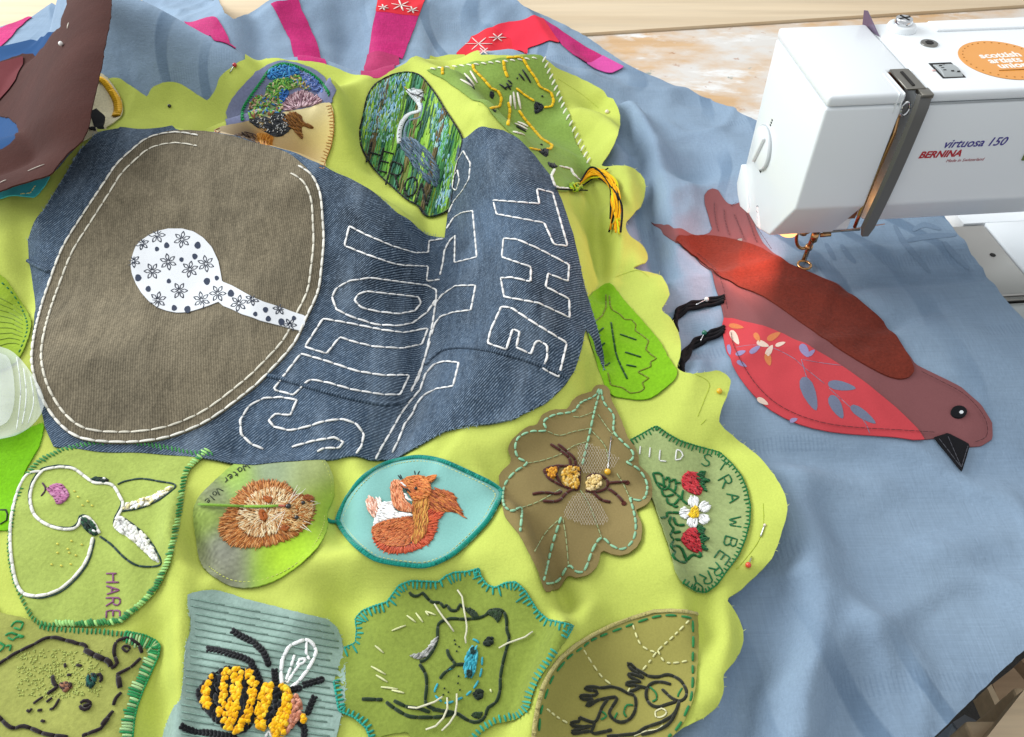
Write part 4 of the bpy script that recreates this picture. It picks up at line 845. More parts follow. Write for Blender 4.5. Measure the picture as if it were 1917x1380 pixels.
fur('tail', '1010 500 1150 478 1270 530 1315 650 1385 775 1290 715 1160 712 1090 720 1010 650', 35, ['9a4c26', 'a85a2c', 'b86a30', '8c4220', 'c27a38'], 14); fur('tail_base', '1000 690 1160 720 1100 800 1085 900 1030 1010 920 1085 760 1130 600 1135 500 1080 420 970 480 1000 600 1060 760 1060 900 1000 990 900', lambda q: np.degrees(np.arctan2(q[:, 1] - sc_[1], q[:, 0] - sc_[0])), ['b8492a', 'c4532e', 'cc6038', 'a84226'], 13, .0003)
fur('haunch', '430 862 560 800 700 770 840 762 852 900 822 1022 760 1062 600 1060 480 1010 420 930', -20, O1, 9, .0008, 1.1, .5); fur('chest', '840 600 1000 560 1002 740 992 900 905 1012 830 1024 850 860', 95, ['b06a32', 'c48a3c', 'a85c2c', 'd09a4a'], 14, .0008)
fur('belly', '520 620 640 610 662 700 832 730 820 752 620 782 480 822 430 862 452 780', 20, ['f2ece4', 'e8e0d8', 'ffffff'], 10, .0008); fur('foot', '372 575 432 555 485 650 472 722 440 765 372 675', 65, ['d8a890', 'c89078', 'e8d0c0'], 10, .0008); fur('foot', '455 575 505 565 520 620 490 660', 65, ['e8dcd0', 'd8c4b8'], 9, .0007)
fur('arm', '610 450 640 380 720 390 742 500 782 600 842 650 822 712 700 692 642 640 620 552', 70, ['c4744a', 'd08a5c', 'b86640', 'dca078'], 10, .0012); fur('head', '720 392 800 342 900 328 980 350 1022 420 1032 520 960 570 860 592 800 520 740 442', 15, ['c0682f', 'cc7838', 'b45e2a', 'd08844'], 9, .0014, 1.1, .35); fur('ear', '982 352 1092 328 1035 405', -25, ['c87838', 'b86830'], 9, .0018)
straight('cheek', [Z('K', f'{x} {y} {x+34} {y+22}') for x, y in ((718, 405), (740, 425), (752, 520), (765, 545), (780, 570), (800, 575), (765, 560))], 'f6f2ec', .0006, GL, PL + .0024, s, stuff=True)
straight('whisker', [Z('K', s_) for s_ in ('690 330 722 372', '712 325 735 370', '862 285 870 325', '915 288 895 325', '760 460 785 500', '780 465 820 508')], '1e2a2a', .0005, GL, PL + .0024, s, stuff=True); bead('eye', s, Z('K', [(876, 468)])[0], .0011, M_jet, PL + .0026)

# --- oak leaf with the insect
oak = '680 35 720 42 745 70 755 130 790 200 830 290 860 370 900 420 930 490 930 540 990 600 1015 690 1000 770 945 808 908 830 945 900 942 1010 880 1090 800 1112 730 1090 690 1080 680 1150 620 1230 540 1252 480 1240 440 1300 370 1340 330 1325 300 1220 240 1100 170 970 95 880 70 800 55 720 48 640 50 600 110 540 125 500 108 460 112 410 160 350 230 300 290 285 320 220 400 190 480 190 510 130 580 92 630 82 650 45'
k = patch('oak_leaf_patch', 'brown oak leaf patch with an embroidered insect and net wings', 'L', oak, '84744a', False, 2, PL + .0010)
KL2 = PL + .0012
lines('leaf_stitching', k, '8fc09a', .0009, L('L', '678 62 650 108 565 148 515 205 400 225 330 268 345 325 250 330 170 370 150 440 172 500 225 530 140 592 80 680 78 790 130 832 190 815 182 960', '690 65 710 150 770 230 770 330 830 400 890 460 885 510 850 522 930 572 980 660 970 740 930 766 872 748', '872 748 900 850 910 940 890 1020 830 1072 760 1052 695 1000 640 1072 590 1200 540 1217 485 1177 430 1262 380 1287 322 1287', '685 70 650 200 615 360 570 550', '440 870 410 960 380 1060 330 1270'), KL2, .005, .0012)
lines('vein_stitching', k, '9aa878', .0004, L('L', '640 208 560 238 515 235', '625 310 520 330 430 355 355 330', '600 395 520 420 440 470 330 510 225 530', '190 810 300 770 440 690', '420 890 340 970 270 1090', '450 880 470 1000 485 1170', '670 220 740 320 770 350', '635 330 720 430 740 560', '790 595 830 660 870 745', '560 700 620 800 695 1000'), KL2, .004, .0006)
lines('insect_outline', k, '4a241c', .0011, L('L', '330 575 390 550 470 548 550 552 555 600 545 695 480 685 420 660 360 625 330 575', '425 548 410 600 440 670', '600 625 650 598 710 620 735 655 715 695 650 712 590 700', '372 410 440 455 490 500 500 545', '420 410 480 460 525 505 530 545', '258 725 330 715 420 722 450 690', '325 770 420 768 470 720 510 695', '735 655 800 650 855 648', '735 690 790 730 830 775', '640 712 690 760 750 775'), KL2, .006, .0002)
for c in ((857, 650), (835, 780)): disc('antenna_tip', k, 'L', c, 16, 14, fabric('brown_yarn', '4a241c'), KL2 + .0008)
knots('abdomen', k, 'L', '340 580 380 558 415 560 405 610 380 632', ['c8861e', 'd89a28', 'b87818'], .0009, KL2); knots('abdomen', k, 'L', '470 560 550 560 548 640 540 695 450 665 445 600', ['d8a83c', 'e0b85c', 'c8922c', 'e4c880'], .0010, KL2, 1.1); knots('thorax', k, 'L', '605 630 650 602 690 620 690 670 640 702 595 695', ['e0c480', 'd4b46c', 'e8d09a'], .0010, KL2, 1.1)
def net(name, par, fr, poly, col, step, lift, r=.00016):
    P = Z(fr, poly); lo, hi = P.min(0), P.max(0); prs = []
    for sgn in (1, -1):
        for c in np.arange(lo[0] - 80, hi[0] + 80, step):
            y = np.arange(lo[1], hi[1], 5.0); x = c + sgn * (y - lo[1]) * .55; q = np.stack([x, y], 1); ins_ = inside(P, q)
            prs += [(q[i], q[i + 1]) for i in range(len(q) - 1) if ins_[i] and ins_[i + 1]]
    return straight(name, prs, col, r, GL, lift, par, 2, True, .1)
net('net_wing', k, 'L', '540 410 610 390 700 430 820 500 760 570 640 610 570 590 540 510', 'c8bcae', 5.0, KL2 + .0016, .00013); net('net_wing', k, 'L', '560 700 640 720 700 790 745 900 690 935 560 920 460 880 450 820 510 730', 'c8bcae', 5.0, KL2 + .0016, .00013)

# --- wild strawberry
st_out = '60 185 160 130 272 68 360 130 450 180 560 215 650 240 740 265 830 350 900 440 940 540 965 660 960 780 930 900 880 1020 800 1130 720 1240 640 1300 560 1290 470 1230 410 1140 380 1000 330 850 290 740 240 600 150 400 60 280'
w_ = patch('strawberry_patch', 'sage green felt patch with two strawberries, white flower and green lettering', 'M', st_out, '97a56c', True, 2, PL - .0001)
sp = Z('M', st_out); blanket('edge_stitching', sp[:8], '1c7038', .0006, GL, PL + .0003, w_, 1, 7.5, 9); blanket('edge_stitching', sp[7:20], '1c7038', .0006, GL, PL + .0003, w_, 1, 8, 8)
for ch, c, a in (('S', (645, 322), 15), ('T', (755, 378), 35), ('R', (785, 482), 60), ('A', (840, 600), 80), ('W', (850, 780), 88), ('B', (815, 930), 108), ('E', (755, 1045), 125), ('R', (708, 1135), 142), ('R', (635, 1195), 155), ('Y', (565, 1222), 165)):
    lines('letter_' + ch.lower(), w_, '1f6a3c', .00058, glyph(ch, Z('M', [c])[0], (math.cos(math.radians(a)), math.sin(math.radians(a))), 24, .8), soft=0, dash=.004)
lines('white_letters', w_, 'dcdcd4', .0006, glyph('I', Z('M', [(150, 250)])[0], (1, .1), 15) + glyph('I', Z('M', [(222, 265)])[0], (1, .1), 18) + glyph('L', Z('M', [(325, 290)])[0], (1, .1), 20) + glyph('D', Z('M', [(445, 285)])[0], (1, .1), 20), soft=0, dash=.003)
R_ = ['c22a34', 'b0222c', 'cc3a42']; Gd = ['14582c', '1a6634', '104a26']
for poly, cap in (('460 510 470 430 530 405 580 420 602 480 612 540 590 580 540 570 490 545', '570 425 642 398 622 450 668 470 625 500 648 556 605 522'), ('455 910 480 850 550 815 592 860 612 960 590 1006 530 990 480 950', '560 806 632 820 622 870 664 900 620 930 652 988 605 970 590 880')):
    b_2 = fill('strawberry', Z('M', poly), 35, 12, .0006, R_, GL, PL + .0002, w_, 1.2, .12); fill('berry_cap', Z('M', cap), 10, 11, .0006, Gd, GL, PL + .0006, w_, 1.2, .35)
    P = Z('M', poly); q = rng.uniform(P.min(0), P.max(0), (60, 2)); q = q[inside(P, q)][:22]; straight('seed', np.stack([q, q + np.array([2.2, 2.0])], 1), '5a1418', .0004, GL, PL + .0016, w_, 3, True)
fc = np.array([560, 705])
for a in (-100, -28, 40, 105, 175):
    d = np.array([math.cos(math.radians(a)), math.sin(math.radians(a))]); n_ = np.array([-d[1], d[0]]); P = np.array([fc + d * 30, fc + d * 75 + n_ * 42, fc + d * 112 + n_ * 22, fc + d * 118, fc + d * 112 - n_ * 22, fc + d * 75 - n_ * 42]); fill('petal', Z('M', P), a, 14, .0007, ['f2f2ee', 'e6e6e4', 'ffffff'], GL, PL + .0004, w_, 1.2, .1)
fill('flower_centre', Z('M', '510 720 560 655 580 690 580 740 530 745'), -45, 8, .0007, ['e8c020', 'f0cc30', 'd8ac18'], GL, PL + .0014, w_, 1.2)
lines('leaf_outline', w_, '17602e', .0009, L('M', '245 420 300 420 325 470 320 540 275 500 245 420', '280 490 380 540 500 650', '340 470 355 440 370 480 360 530 320 540', '380 480 410 460 415 530 395 560', '310 540 330 590 400 575', '350 600 355 640 400 650 440 605', '450 490 415 490', '470 545 460 610 490 640', '390 650 410 670 430 660'), soft=3, dash=.004); lines('leaf_outline', w_, '17602e', .0010, L('M', '305 750 350 740 350 710 440 712', '380 740 365 790 400 830 370 880 400 910 375 960 410 1000 390 1030 440 1070 490 1075 480 1020 440 960 380 960', '400 745 420 800 480 800', '400 860 450 850', '410 910 450 910', '500 1060 540 1020 600 1040 590 1000', '460 970 490 1060'), soft=3, dash=.004)

# --- bright leaf
lf_out = '110 340 180 280 240 235 300 240 350 300 400 370 480 460 560 550 680 690 740 780 780 860 830 930 862 985 855 1040 810 1090 760 1130 690 1190 620 1225 550 1232 480 1226 310 1200 250 1130 200 1000 140 800 80 600 80 420'
lf = patch('leaf_patch', 'bright green felt leaf patch with a stitched oak leaf beside the denim', 'S', lf_out, '76aa18', True, 2, PL)
lines('leaf_outline', lf, '6f7a1e', .0006, L('S', '250 330 250 440 220 510 170 550', '280 340 285 420 300 460 370 500 410 545 470 545 510 590 500 640 560 680 620 730 590 800 640 850 690 880 630 910 640 950 520 995 620 1050 560 1090 585 1140 540 1170 460 1180 390 1130 290 1110 265 1000'), dash=.005, soft=0); lines('vein', lf, '1f4a1a', .0008, L('S', '295 570 320 740 350 880 440 1070', '370 672 515 722', '415 826 550 868', '425 936 510 952', '180 660 235 612', '215 770 240 745', '245 945 285 918'), soft=3, dash=.005)

# --- frog
fg_out = '1420 85 1330 66 1200 58 1060 66 900 115 720 180 560 260 430 340 300 450 220 560 160 680 120 830 90 1000 80 1150 90 1350 500 1450 1000 1330 1180 1130 1300 985 1360 860 1400 700 1422 500 1430 300'
f_ = patch('frog_patch', 'olive green leaf patch with a black outlined frog and dashed veins', 'Q', fg_out, '938d4a', False, 0, PL - .0002)
fp_ = Z('Q', fg_out)
o_ = cord('edge_piping', f_, fp_[:14], .0012, 'b3a86a', PL + .0002, .5); o_['kind'] = 'stuff'
lines('edge_stitching', f_, '2c7a42', .0008, L('Q', '1370 120 1250 100 1130 100 1000 130 850 185 700 240 560 300 480 360 380 430 300 520 230 620 180 760 140 900 125 1100', '1380 140 1385 300 1380 480 1380 640 1365 780 1320 900 1260 1010 1180 1090'), PL, .0055, .0026)
lines('dashed_vein', f_, 'd8d69a', .0006, L('Q', '1350 140 1220 270 1100 380 1040 460 970 545', '890 170 940 310 1000 370 1080 400', '1095 385 1150 475 1240 485 1350 465', '490 380 560 490 640 600 740 680', '190 860 280 930 380 985', '850 720 880 670'), PL, .003, .0016)
lines('frog_outline', f_, '2a2c22', .00095, L('Q', '1010 590 1090 600 1180 580 1270 620 1320 690 1330 750 1290 795 1220 780 1160 730 1130 700', '1200 660 1120 640 1050 650 1010 690 1000 760 1030 820 1090 845 1180 820 1270 795', '1010 590 960 560 910 530 870 490 850 490 870 530 930 570 980 610', '980 610 900 580 850 570 870 600 960 640', '960 640 880 640 830 650 850 670 900 665 960 680 1010 690', '960 680 900 710 850 720', '850 735 790 700 720 680 640 690 570 680 500 685 520 705 600 715 590 750 480 750 455 765 500 785 570 775 510 830 540 835 600 790 700 770 760 760 760 790 720 850 700 900 740 950 800 970 870 940 910 870 915 800 900 750 850 735', '690 780 640 850 610 930 580 970 500 950 440 920 470 960 390 970 390 995 480 1005 560 1000 400 1040 410 1060 540 1040', '560 960 580 990 550 1060 640 1050 720 1030', '1270 800 1230 900 1120 970 1000 1010 920 1060 800 1075 680 1085', '1250 870 1190 980 1080 1040 960 1070'), soft=3, dash=.004, gap=0)
lines('frog_shading', f_, '2c7a42', .0006, L('Q', '1030 680 1080 730 1085 780 1050 800', '1295 690 1260 750 1265 790', '895 830 840 830 820 890 840 925', '640 880 680 915 640 945 610 950', '740 940 765 890', '690 720 700 735', '820 798 840 800', '600 1010 620 1018'), dash=.003); lines('frog_shading', f_, 'd8d4a8', .0005, L('Q', '1075 880 1130 855 1170 890 1130 925 1080 925 1075 880', '1210 690 1220 700', '1140 800 1165 805', '985 835 995 845', '925 940 950 960', '965 995 975 1000', '800 1015 820 1025', '900 1080 1000 1040 1090 1030 1140 990'), dash=.003)

# --- otter
ot_out = '100 640 190 600 200 500 188 410 240 350 340 310 440 280 480 220 530 150 620 115 720 120 840 125 890 80 960 50 1060 45 1155 18 1165 80 1220 150 1280 170 1360 130 1440 125 1510 190 1560 270 1610 350 1690 420 1790 440 1892 465 1840 560 1760 680 1690 780 1610 900 1560 1030 1540 1120 1450 1190 1300 1220 1180 1290 1100 1400 640 1400 600 1290 480 1310 300 1335 270 1260 180 1180 60 1130 20 900'
ot = patch('otter_patch', 'scalloped green felt patch with otter face and teal blanket stitch', 'P', ot_out, '808f3c', True, 0, PL)
op = Z('P', ot_out); blanket('edge_stitching', op[:28], '2c9a86', .0007, GL, PL + .0003, ot, 1, 8.5, 14, jit=.25); blanket('edge_stitching', op[28:37], '2c9a86', .0007, GL, PL + .0003, ot, 1, 9, 13, False, False); blanket('edge_stitching', op[40:46], '2c9a86', .0007, GL, PL + .0003, ot, 1, 9, 13)
lines('face_outline', ot, '22331f', .0010, L('P', '610 205 640 235 690 230 710 205 780 280 850 285 880 325 905 300 930 345 985 345 1000 300 1030 320 1090 370 1150 400', '830 570 830 480 850 440 930 410 1040 415 1150 405 1210 380 1240 345 1300 340 1350 360 1370 430 1370 500 1390 560 1370 640 1340 760 1320 880 1320 960 1290 1060 1220 1110 1210 1160 1170 1210 1110 1220 1040 1190 980 1150 900 1135 790 1120', '830 570 800 650 740 730 690 745', '690 765 740 850 745 960 735 1060 770 1100 860 1130', '240 1037 400 1042', '430 1060 480 1100 560 1150 620 1175 720 1180 860 1175 950 1150', '490 1050 560 1085 600 1100 680 1110 770 1140', '680 1120 670 1150', '905 650 920 700 950 740 970 770 930 800 880 840 850 880', '970 770 1040 765'), soft=3, dash=.005, gap=.0002)
fill('ear', Z('P', '1215 375 1250 345 1330 350 1330 390 1300 440 1270 400'), 70, 10, .0007, ['22331f', '2c4026'], GL, PL + .0003, ot); fill('ear', Z('P', '1090 1165 1150 1135 1180 1150 1150 1195'), 10, 10, .0007, ['22331f', '2c4026'], GL, PL + .0003, ot); fill('brow_fur', Z('P', '1060 340 1100 330 1150 400 1100 400'), 40, 9, .0006, ['22331f'], GL, PL + .0003, ot)
fill('eye', Z('P', '1185 600 1210 560 1260 560 1265 600 1220 630'), 10, 9, .0007, ['1a261c', '243024'], GL, PL + .0003, ot); fill('eye', Z('P', '1105 1000 1140 960 1185 975 1180 1030 1140 1045'), 20, 9, .0007, ['1a261c', '243024'], GL, PL + .0003, ot)
fill('nose', Z('P', '1080 650 1120 625 1145 670 1130 760 1115 850 1070 870 1040 830 1045 740'), 105, 16, .0008, ['3aa0b0', '4cb0c0', '2c8c9c'], GL, PL + .0003, ot, 1.2, .12); fill('nostril', Z('P', '1090 640 1120 635 1125 680 1095 690'), 90, 8, .0006, ['1f3a34'], GL, PL + .0012, ot); fill('nostril', Z('P', '1055 815 1095 815 1095 860 1060 860'), 90, 8, .0006, ['1f3a34'], GL, PL + .0012, ot)
lines('blue_stitching', ot, '3aa0b0', .0007, L('P', '1105 570 1145 590 1165 625', '1180 710 1170 830 1130 930 1060 1005 980 1045 900 1070 840 1040 805 990 830 920 845 890', '905 815 950 795'), dash=.0045, gap=.0018)
lines('loose_thread', ot, 'd6d2b4', .0006, L('P', '985 185 1020 230 1035 330 1060 480 1045 560 1052 602', '805 295 860 380 930 470 995 570', '1308 640 1380 600 1500 560 1560 525 1582 495', '600 1100 650 1112 750 1080 830 1050 872 1015', '905 1025 912 1090 880 1180 800 1260 695 1280', '980 995 980 1090 960 1180 900 1250 862 1285'), PL + .0012, .02, .0, stuff=True); straight('fur_tick', [Z('P', s_) for s_ in ('472 505 582 463', '590 385 660 438', '660 365 716 438', '735 352 815 382', '735 352 760 385', '342 620 410 678', '312 782 425 845', '350 850 440 905', '388 943 520 960', '472 968 570 990', '1240 960 1252 985')], 'd6d8a0', .0006, GL, PL + .0003, ot, stuff=True)
fill('grey_wool', Z('P', '610 695 680 680 740 650 790 580 828 560 810 610 770 680 690 725'), -40, 14, .0006, ['a8a8a2', 'c4c2bc', '8c8c88'], GL, PL + .0004, ot); q = [Z('P', [(x, y)])[0] for x, y in ((958, 575), (965, 605), (993, 625), (975, 660), (990, 855), (985, 910), (1000, 962), (910, 980), (880, 950), (905, 1025), (870, 1000))]; straight('freckle', [(p, p + 2.0) for p in q], '22331f', .0006, GL, PL + .0003, ot, 3, True)

# --- bee
be_out = '250 115 330 90 480 68 600 95 760 150 950 200 1150 250 1380 305 1480 330 1560 390 1610 490 1640 640 1650 800 1650 1000 1620 1150 1590 1300 1560 1420 1500 1700 -20 1700 10 1420 60 1250 120 1120 180 1050 200 900 210 760 225 560 265 450 270 330 250 220'
be = patch('bee_patch', 'ribbed grey green patch with a chunky yellow and black bee', 'O', be_out, '93aba0', True, 2, PL)
M_bee = MATS['cloth_bee_patch']
rl = []
for y in range(140, 1500, 64):
    x = np.arange(190, 1640, 40); yy = y + (x - 250) * (.20 - y * .00003); qq = Z('O', np.stack([x, yy], 1)); P = Z('O', be_out); m_ = inside(P + (P.mean(0) - P) * .03, qq); 
    if m_.sum() > 4: rl.append(qq[m_])
lines('rib', be, '7d998c', .0005, rl, PL + .0004, dash=.02, gap=0, soft=0, arch=0, flat=.35)
Bk = ['16171a', '1e2024', '111214']; Ye = ['fac010', 'f4b408', 'ffd030', 'eaa808']
knots('abdomen', be, 'O', '340 970 380 915 440 845 520 785 620 752 720 765 820 785 872 870 902 950 882 1080 852 1200 800 1300 720 1348 620 1322 500 1252 420 1152 358 1085', Bk, .0014, PL, 1.0, 70, 16, .2)
for p in ('378 925 440 842 482 830 472 900 452 1000 470 1080 432 1152 370 1092', '560 790 630 760 642 840 602 900 602 1000 582 1120 550 1212 490 1182 530 1050 542 950', '650 780 720 770 752 840 732 950 722 1080 702 1180 642 1312 542 1262 602 1100 630 950', '755 768 832 795 885 900 866 1000 838 1100 806 1245 702 1338 650 1325 745 1180 785 1000 772 880'): knots('yellow_stripe', be, 'O', p, Ye, .0014, PL + .0009, 1.0, 15, 12, .5)
knots('thorax', be, 'O', '1000 960 1062 955 1092 1090 1042 1180 962 1292 930 1212 1000 1080', Bk, .0014, PL + .0003, 1.1, 100, 14, .2)
for p in ('930 910 980 900 1022 960 982 1100 962 1200 932 1332 850 1272 840 1180 880 1000', '1060 930 1110 920 1182 1000 1182 1100 1152 1230 1112 1372 1000 1382 980 1272 1050 1160 1092 1050'): knots('yellow_stripe', be, 'O', p, Ye, .0014, PL + .0006, 1.1, 15, 12, .4)
knots('face', be, 'O', '1190 1000 1240 1030 1272 1130 1242 1212 1182 1292 1112 1372 1122 1262 1172 1150', ['c8866a', 'b87458', 'd89a80'], .0011, PL + .0003, 1.1)
def yarn_leg(name, px, r, n=2): 
    q = Z('O', px); P = resample(spline(q, 4), 7.0); prs = []
    T = np.gradient(P, axis=0); T /= np.linalg.norm(T, axis=1, keepdims=True); nn_ = np.stack([-T[:, 1], T[:, 0]], 1)
    for i in range(len(P)): prs += [(P[i] - T[i] * 4 + nn_[i] * 5, P[i] + T[i] * 5), (P[i] - T[i] * 4 - nn_[i] * 5, P[i] + T[i] * 5)]
    straight(name, prs, Bk[0], r, GL, PL + .0003, be, 4, True, .3)
for p in ('650 440 720 480 800 520 880 580 930 640 965 730', '430 600 520 612 640 645 740 675 815 715', '820 740 865 820 900 915', '1020 790 1030 910', '1150 962 1240 948', '1285 915 1360 895 1440 870', '1372 1030 1345 1090 1318 1160', '1230 1245 1285 1300 1280 1400', '195 1285 240 1310 340 1335 480 1350 660 1385'): yarn_leg('leg', p, .0011)
lines('wing_outline', be, 'f4f4f2', .0012, L('O', '1085 920 1075 800 1090 680 1150 570 1240 530 1300 510 1360 545 1392 620 1362 700 1310 790 1240 880 1130 975 1100 985'), soft=0, dash=.006); lines('wing_vein', be, 'f4f4f2', .0009, L('O', '1115 890 1160 770 1200 640', '1130 900 1200 790 1240 740', '1305 520 1300 640 1330 690', '1220 740 1240 690 1300 680 1280 720 1220 740', '940 1380 965 1320 1000 1380'), soft=0, dash=.006); knots('eye', be, 'O', '1255 1190 1300 1185 1305 1240 1270 1260', Ye, .0010, PL + .0004)
fringe('frayed_edge', np.concatenate([Z('O', be_out)[7:16], Z('O', be_out)[17:]])[:9], 'a8bfb2', GL, PL, be, 60, 6); fringe('frayed_edge', Z('O', be_out)[19:], 'a8bfb2', GL, PL, be, 50, 6)

# --- mole face, lower left corner
mo_out = '-150 40 0 95 150 130 300 165 420 215 700 250 1000 265 1300 290 1500 330 1620 390 1655 440 1640 540 1560 720 1480 900 1420 1060 1390 1200 1370 1400 1340 1650 -150 1650'
mo = patch('animal_face_patch', 'olive patch with a black outlined animal face at the lower left corner', 'N', mo_out, '989c50', True, 2, PL - .0004)
mp_ = Z('N', mo_out); blanket('edge_stitching', mp_[7:17], '2c8a50', .0008, GL, PL, mo, 1, 5.5, 22, col2='a8cc90'); blanket('edge_stitching', mp_[4:8], '2c8a50', .0006, GL, PL, mo, 1, 8, 10, False, False)
lines('face_outline', mo, '241a1c', .0011, L('N', '-60 660 0 620 90 560 190 500 320 440 430 380 480 358 570 350 660 375 750 395 800 415 860 420 900 455 880 480', '870 490 950 510 1050 560 1120 580 1150 640', '1150 670 1215 630 1190 560 1180 490 1200 400 1260 370 1330 355 1390 395 1440 430 1470 510', '1455 565 1380 640 1310 685 1250 715 1205 735', '1215 735 1240 830 1250 900', '1255 920 1200 980 1175 1050', '1170 1110 1100 1200 1050 1290 950 1330 850 1370', '-60 1130 0 1180 80 1260 150 1290 240 1265 350 1300 480 1350 700 1380', '545 745 560 830 600 850 560 890 490 935', '600 850 640 830'), PL, .006, .0002, 3)
lines('thick_outline', mo, '241a1c', .0016, L('N', '880 480 960 525 1060 570 1130 600 1150 650', '1225 760 1245 870', '1120 1180 1060 1260'), PL + .0003, .005, .0002, 3); lines('face_marks', mo, '2a2020', .0008, L('N', '345 1035 445 965', '480 1020 540 975', '515 1095 565 1080 615 980', '280 1100 305 1120 330 1085', '390 1105 435 1100', '425 1210 465 1220', '670 620 680 660', '790 635 845 645', '695 738 735 738', '1260 460 1300 430 1355 460 1310 505 1260 460'), PL, .004, .0004, 0)
lines('eye', mo, '241a1c', .0010, L('N', '830 1030 880 1000 930 1020 935 1070 880 1100 830 1075 830 1030', '860 1060 930 1045', '1000 740 1040 730 1050 800 990 820', '980 750 1000 780'), PL, .005, 0, 3); fill('eye', Z('N', '895 790 920 740 990 735 985 830 940 870 900 840'), 70, 12, .0009, ['143c36', '1a1c1e', '1f5a50'], GL, PL, mo); fill('nose', Z('N', '620 840 680 800 740 830 730 880 660 915'), 40, 10, .0008, ['7a5038', '3a2420', '96684c'], GL, PL, mo)
q = rng.uniform([180, 480], [1050, 960], (420, 2)); q = Z('N', q); an = rng.uniform(0, 6.28, len(q)); straight('pale_seed_stitch', np.stack([q, q + np.stack([np.cos(an), np.sin(an)], 1) * 4], 1), 'a9b45c', .00035, GL, PL - .0002, mo, 3, True)
lines('green_letters', mo, '2c8a4a', .0007, L('N', '115 240 155 185 245 190 215 275 115 240', '55 330 110 300 265 350 170 345 130 385 55 330', '-20 395 60 440 -20 510', '60 440 120 430 100 490'), PL - .0002, .004, .0003, 0)

# --- heron
def heron_paint(px):
    t = (px[:, 0] * 1.0 + (px[:, 1] - 240) * .22); pal = np.array([lin(c)[:3] for c in ('2f5a3a', '3f7a34', '6b7a3a', '2a4a38', '7aa83a', '4a6e5a', '5a8a30', '6a5c3a', '35604a', '87a83c', '2c5a4c', '4f8a3c', '6f8f4a', '335a34')])
    k = np.floor(t / 9.0).astype(int) % len(pal); return pal[k] * (.9 + .2 * ((px[:, 1] * 7.3 + px[:, 0] * 3.1) % 13 / 13))[:, None]
he_out = '1050 620 1075 520 1100 400 1150 310 1220 260 1300 225 1400 212 1480 235 1540 300 1600 380 1660 480 1720 570 1785 690 1765 800 1735 950 1712 1100 1695 1190 1600 1240 1520 1242 1470 1172 1380 1122 1280 1032 1200 962 1120 862 1060 742'
he = patch('heron_patch', 'oval green and blue striped patch with a grey heron and black letters', 'B', he_out, 'ffffff', False, 2, PL, .0012, heron_paint, .0018)
HP = PL + .0002
Bl = ['8fbccc', '78a8c4', '9fc8d4', '6898bc', 'a8ccc0', '7aa892']
fill('water_stitches', Z('B', '1080 520 1110 400 1160 320 1240 265 1340 230 1410 225 1380 330 1340 440 1330 560 1290 640 1180 650 1070 640'), 102, 9, .00075, Bl + ['8aa84a'], GL, HP, he, .9, .1, ground=False); fill('water_stitches', Z('B', '1590 440 1650 500 1690 620 1670 760 1640 840 1590 780 1560 640'), 100, 8, .0007, Bl, GL, HP, he, .7, .12, ground=False); fill('water_stitches', Z('B', '1680 800 1720 860 1700 1080 1660 1190 1590 1180 1640 1040 1660 900'), 100, 8, .0007, Bl, GL, HP, he, .7, .12, ground=False); fill('water_stitches', Z('B', '1100 660 1280 650 1270 720 1100 700'), 100, 8, .0007, Bl[:3], GL, HP, he, .25, .15, ground=False)
St = ['4f8a3c', '84b840', '3a6a44', '7a6a44', '5a9a54', '9ac444', '35604a', '6a9a66']
def reed_col(q):
    pl_ = np.array([lin(c)[:3] for c in ('3f7a4a', '5f9a3c', '84b840', '2f5f50', '4a8a6a', '7a7040', '68a83c', '3a6a5a', '9ac448', '4f8a58', '6a5c3a', '5aa05a')]); return pl_[np.floor((q[:, 0] + (q[:, 1] - 240) * .22) / 10).astype(int) % len(pl_)]
fill('reed_stitches', Z('B', he_out), 102, 24, .0009, St, GL, HP - .0003, he, .8, .03, ground=False, over=.1, colf=reed_col)
lines('edge_stitching', he, '12181a', .0010, [np.concatenate([Z('B', he_out)[:20]])], HP, .006, .0002, 3); lines('edge_stitching', he, '12181a', .0010, [np.concatenate([Z('B', he_out)[18:], Z('B', he_out)[:1]])], HP, .006, .0002, 3)
o_ = cord('neck', he, Z('B', '1395 345 1430 385 1465 425 1488 460 1478 495 1420 512 1372 545 1342 600 1330 660 1335 730'), .0030, 'd8dcde', HP, .5, 4); o_ = cord('neck_shade', he, Z('B', '1500 440 1505 490 1480 540 1410 560 1380 610 1375 670 1380 710'), .0020, '6a7e8e', HP - .0003, .5, 4)
fill('head', Z('B', '1400 350 1440 330 1495 345 1505 385 1470 420 1430 400'), 10, 9, .0007, ['e8eaea', 'd4d8da'], GL, HP + .0012, he); lines('crest', he, '14181a', .0008, L('B', '1380 335 1420 370 1460 380 1505 395', '1460 380 1500 360', '1505 395 1512 420', '1490 560 1460 600 1440 610', '1490 570 1480 620'), HP + .0022, .005, 0, 3); lines('beak', he, 'c8b050', .0007, L('B', '1368 318 1400 345'), HP + .001, .02, 0, 0)
fill('body', Z('B', '1340 690 1420 685 1500 740 1575 820 1622 920 1616 1012 1582 1036 1520 990 1460 920 1400 840 1350 770'), 52, 15, .0007, ['4a6074', '5a7084', '3f5468', '6a8094'], GL, HP + .0005, he, 1.2, .15); straight('neck_mark', [Z('B', f'{x} {y} {x+14} {y-6}') for x, y in ((1340, 600), (1328, 630), (1325, 660), (1325, 685), (1330, 715))], '14181a', .0006, GL, HP + .002, he, stuff=True)
for ch, c, sz in (('H', (1160, 800), 36), ('E', (1240, 860), 34), ('R', (1310, 950), 42), ('O', (1415, 1035), 36), ('N', (1515, 1090), 36)): lines('letter_' + ch.lower(), he, '0c1210', .0011, glyph(ch, Z('B', [c])[0], (1, .28), sz * 1.1, .6), HP + .0010, .010, 0, 0)

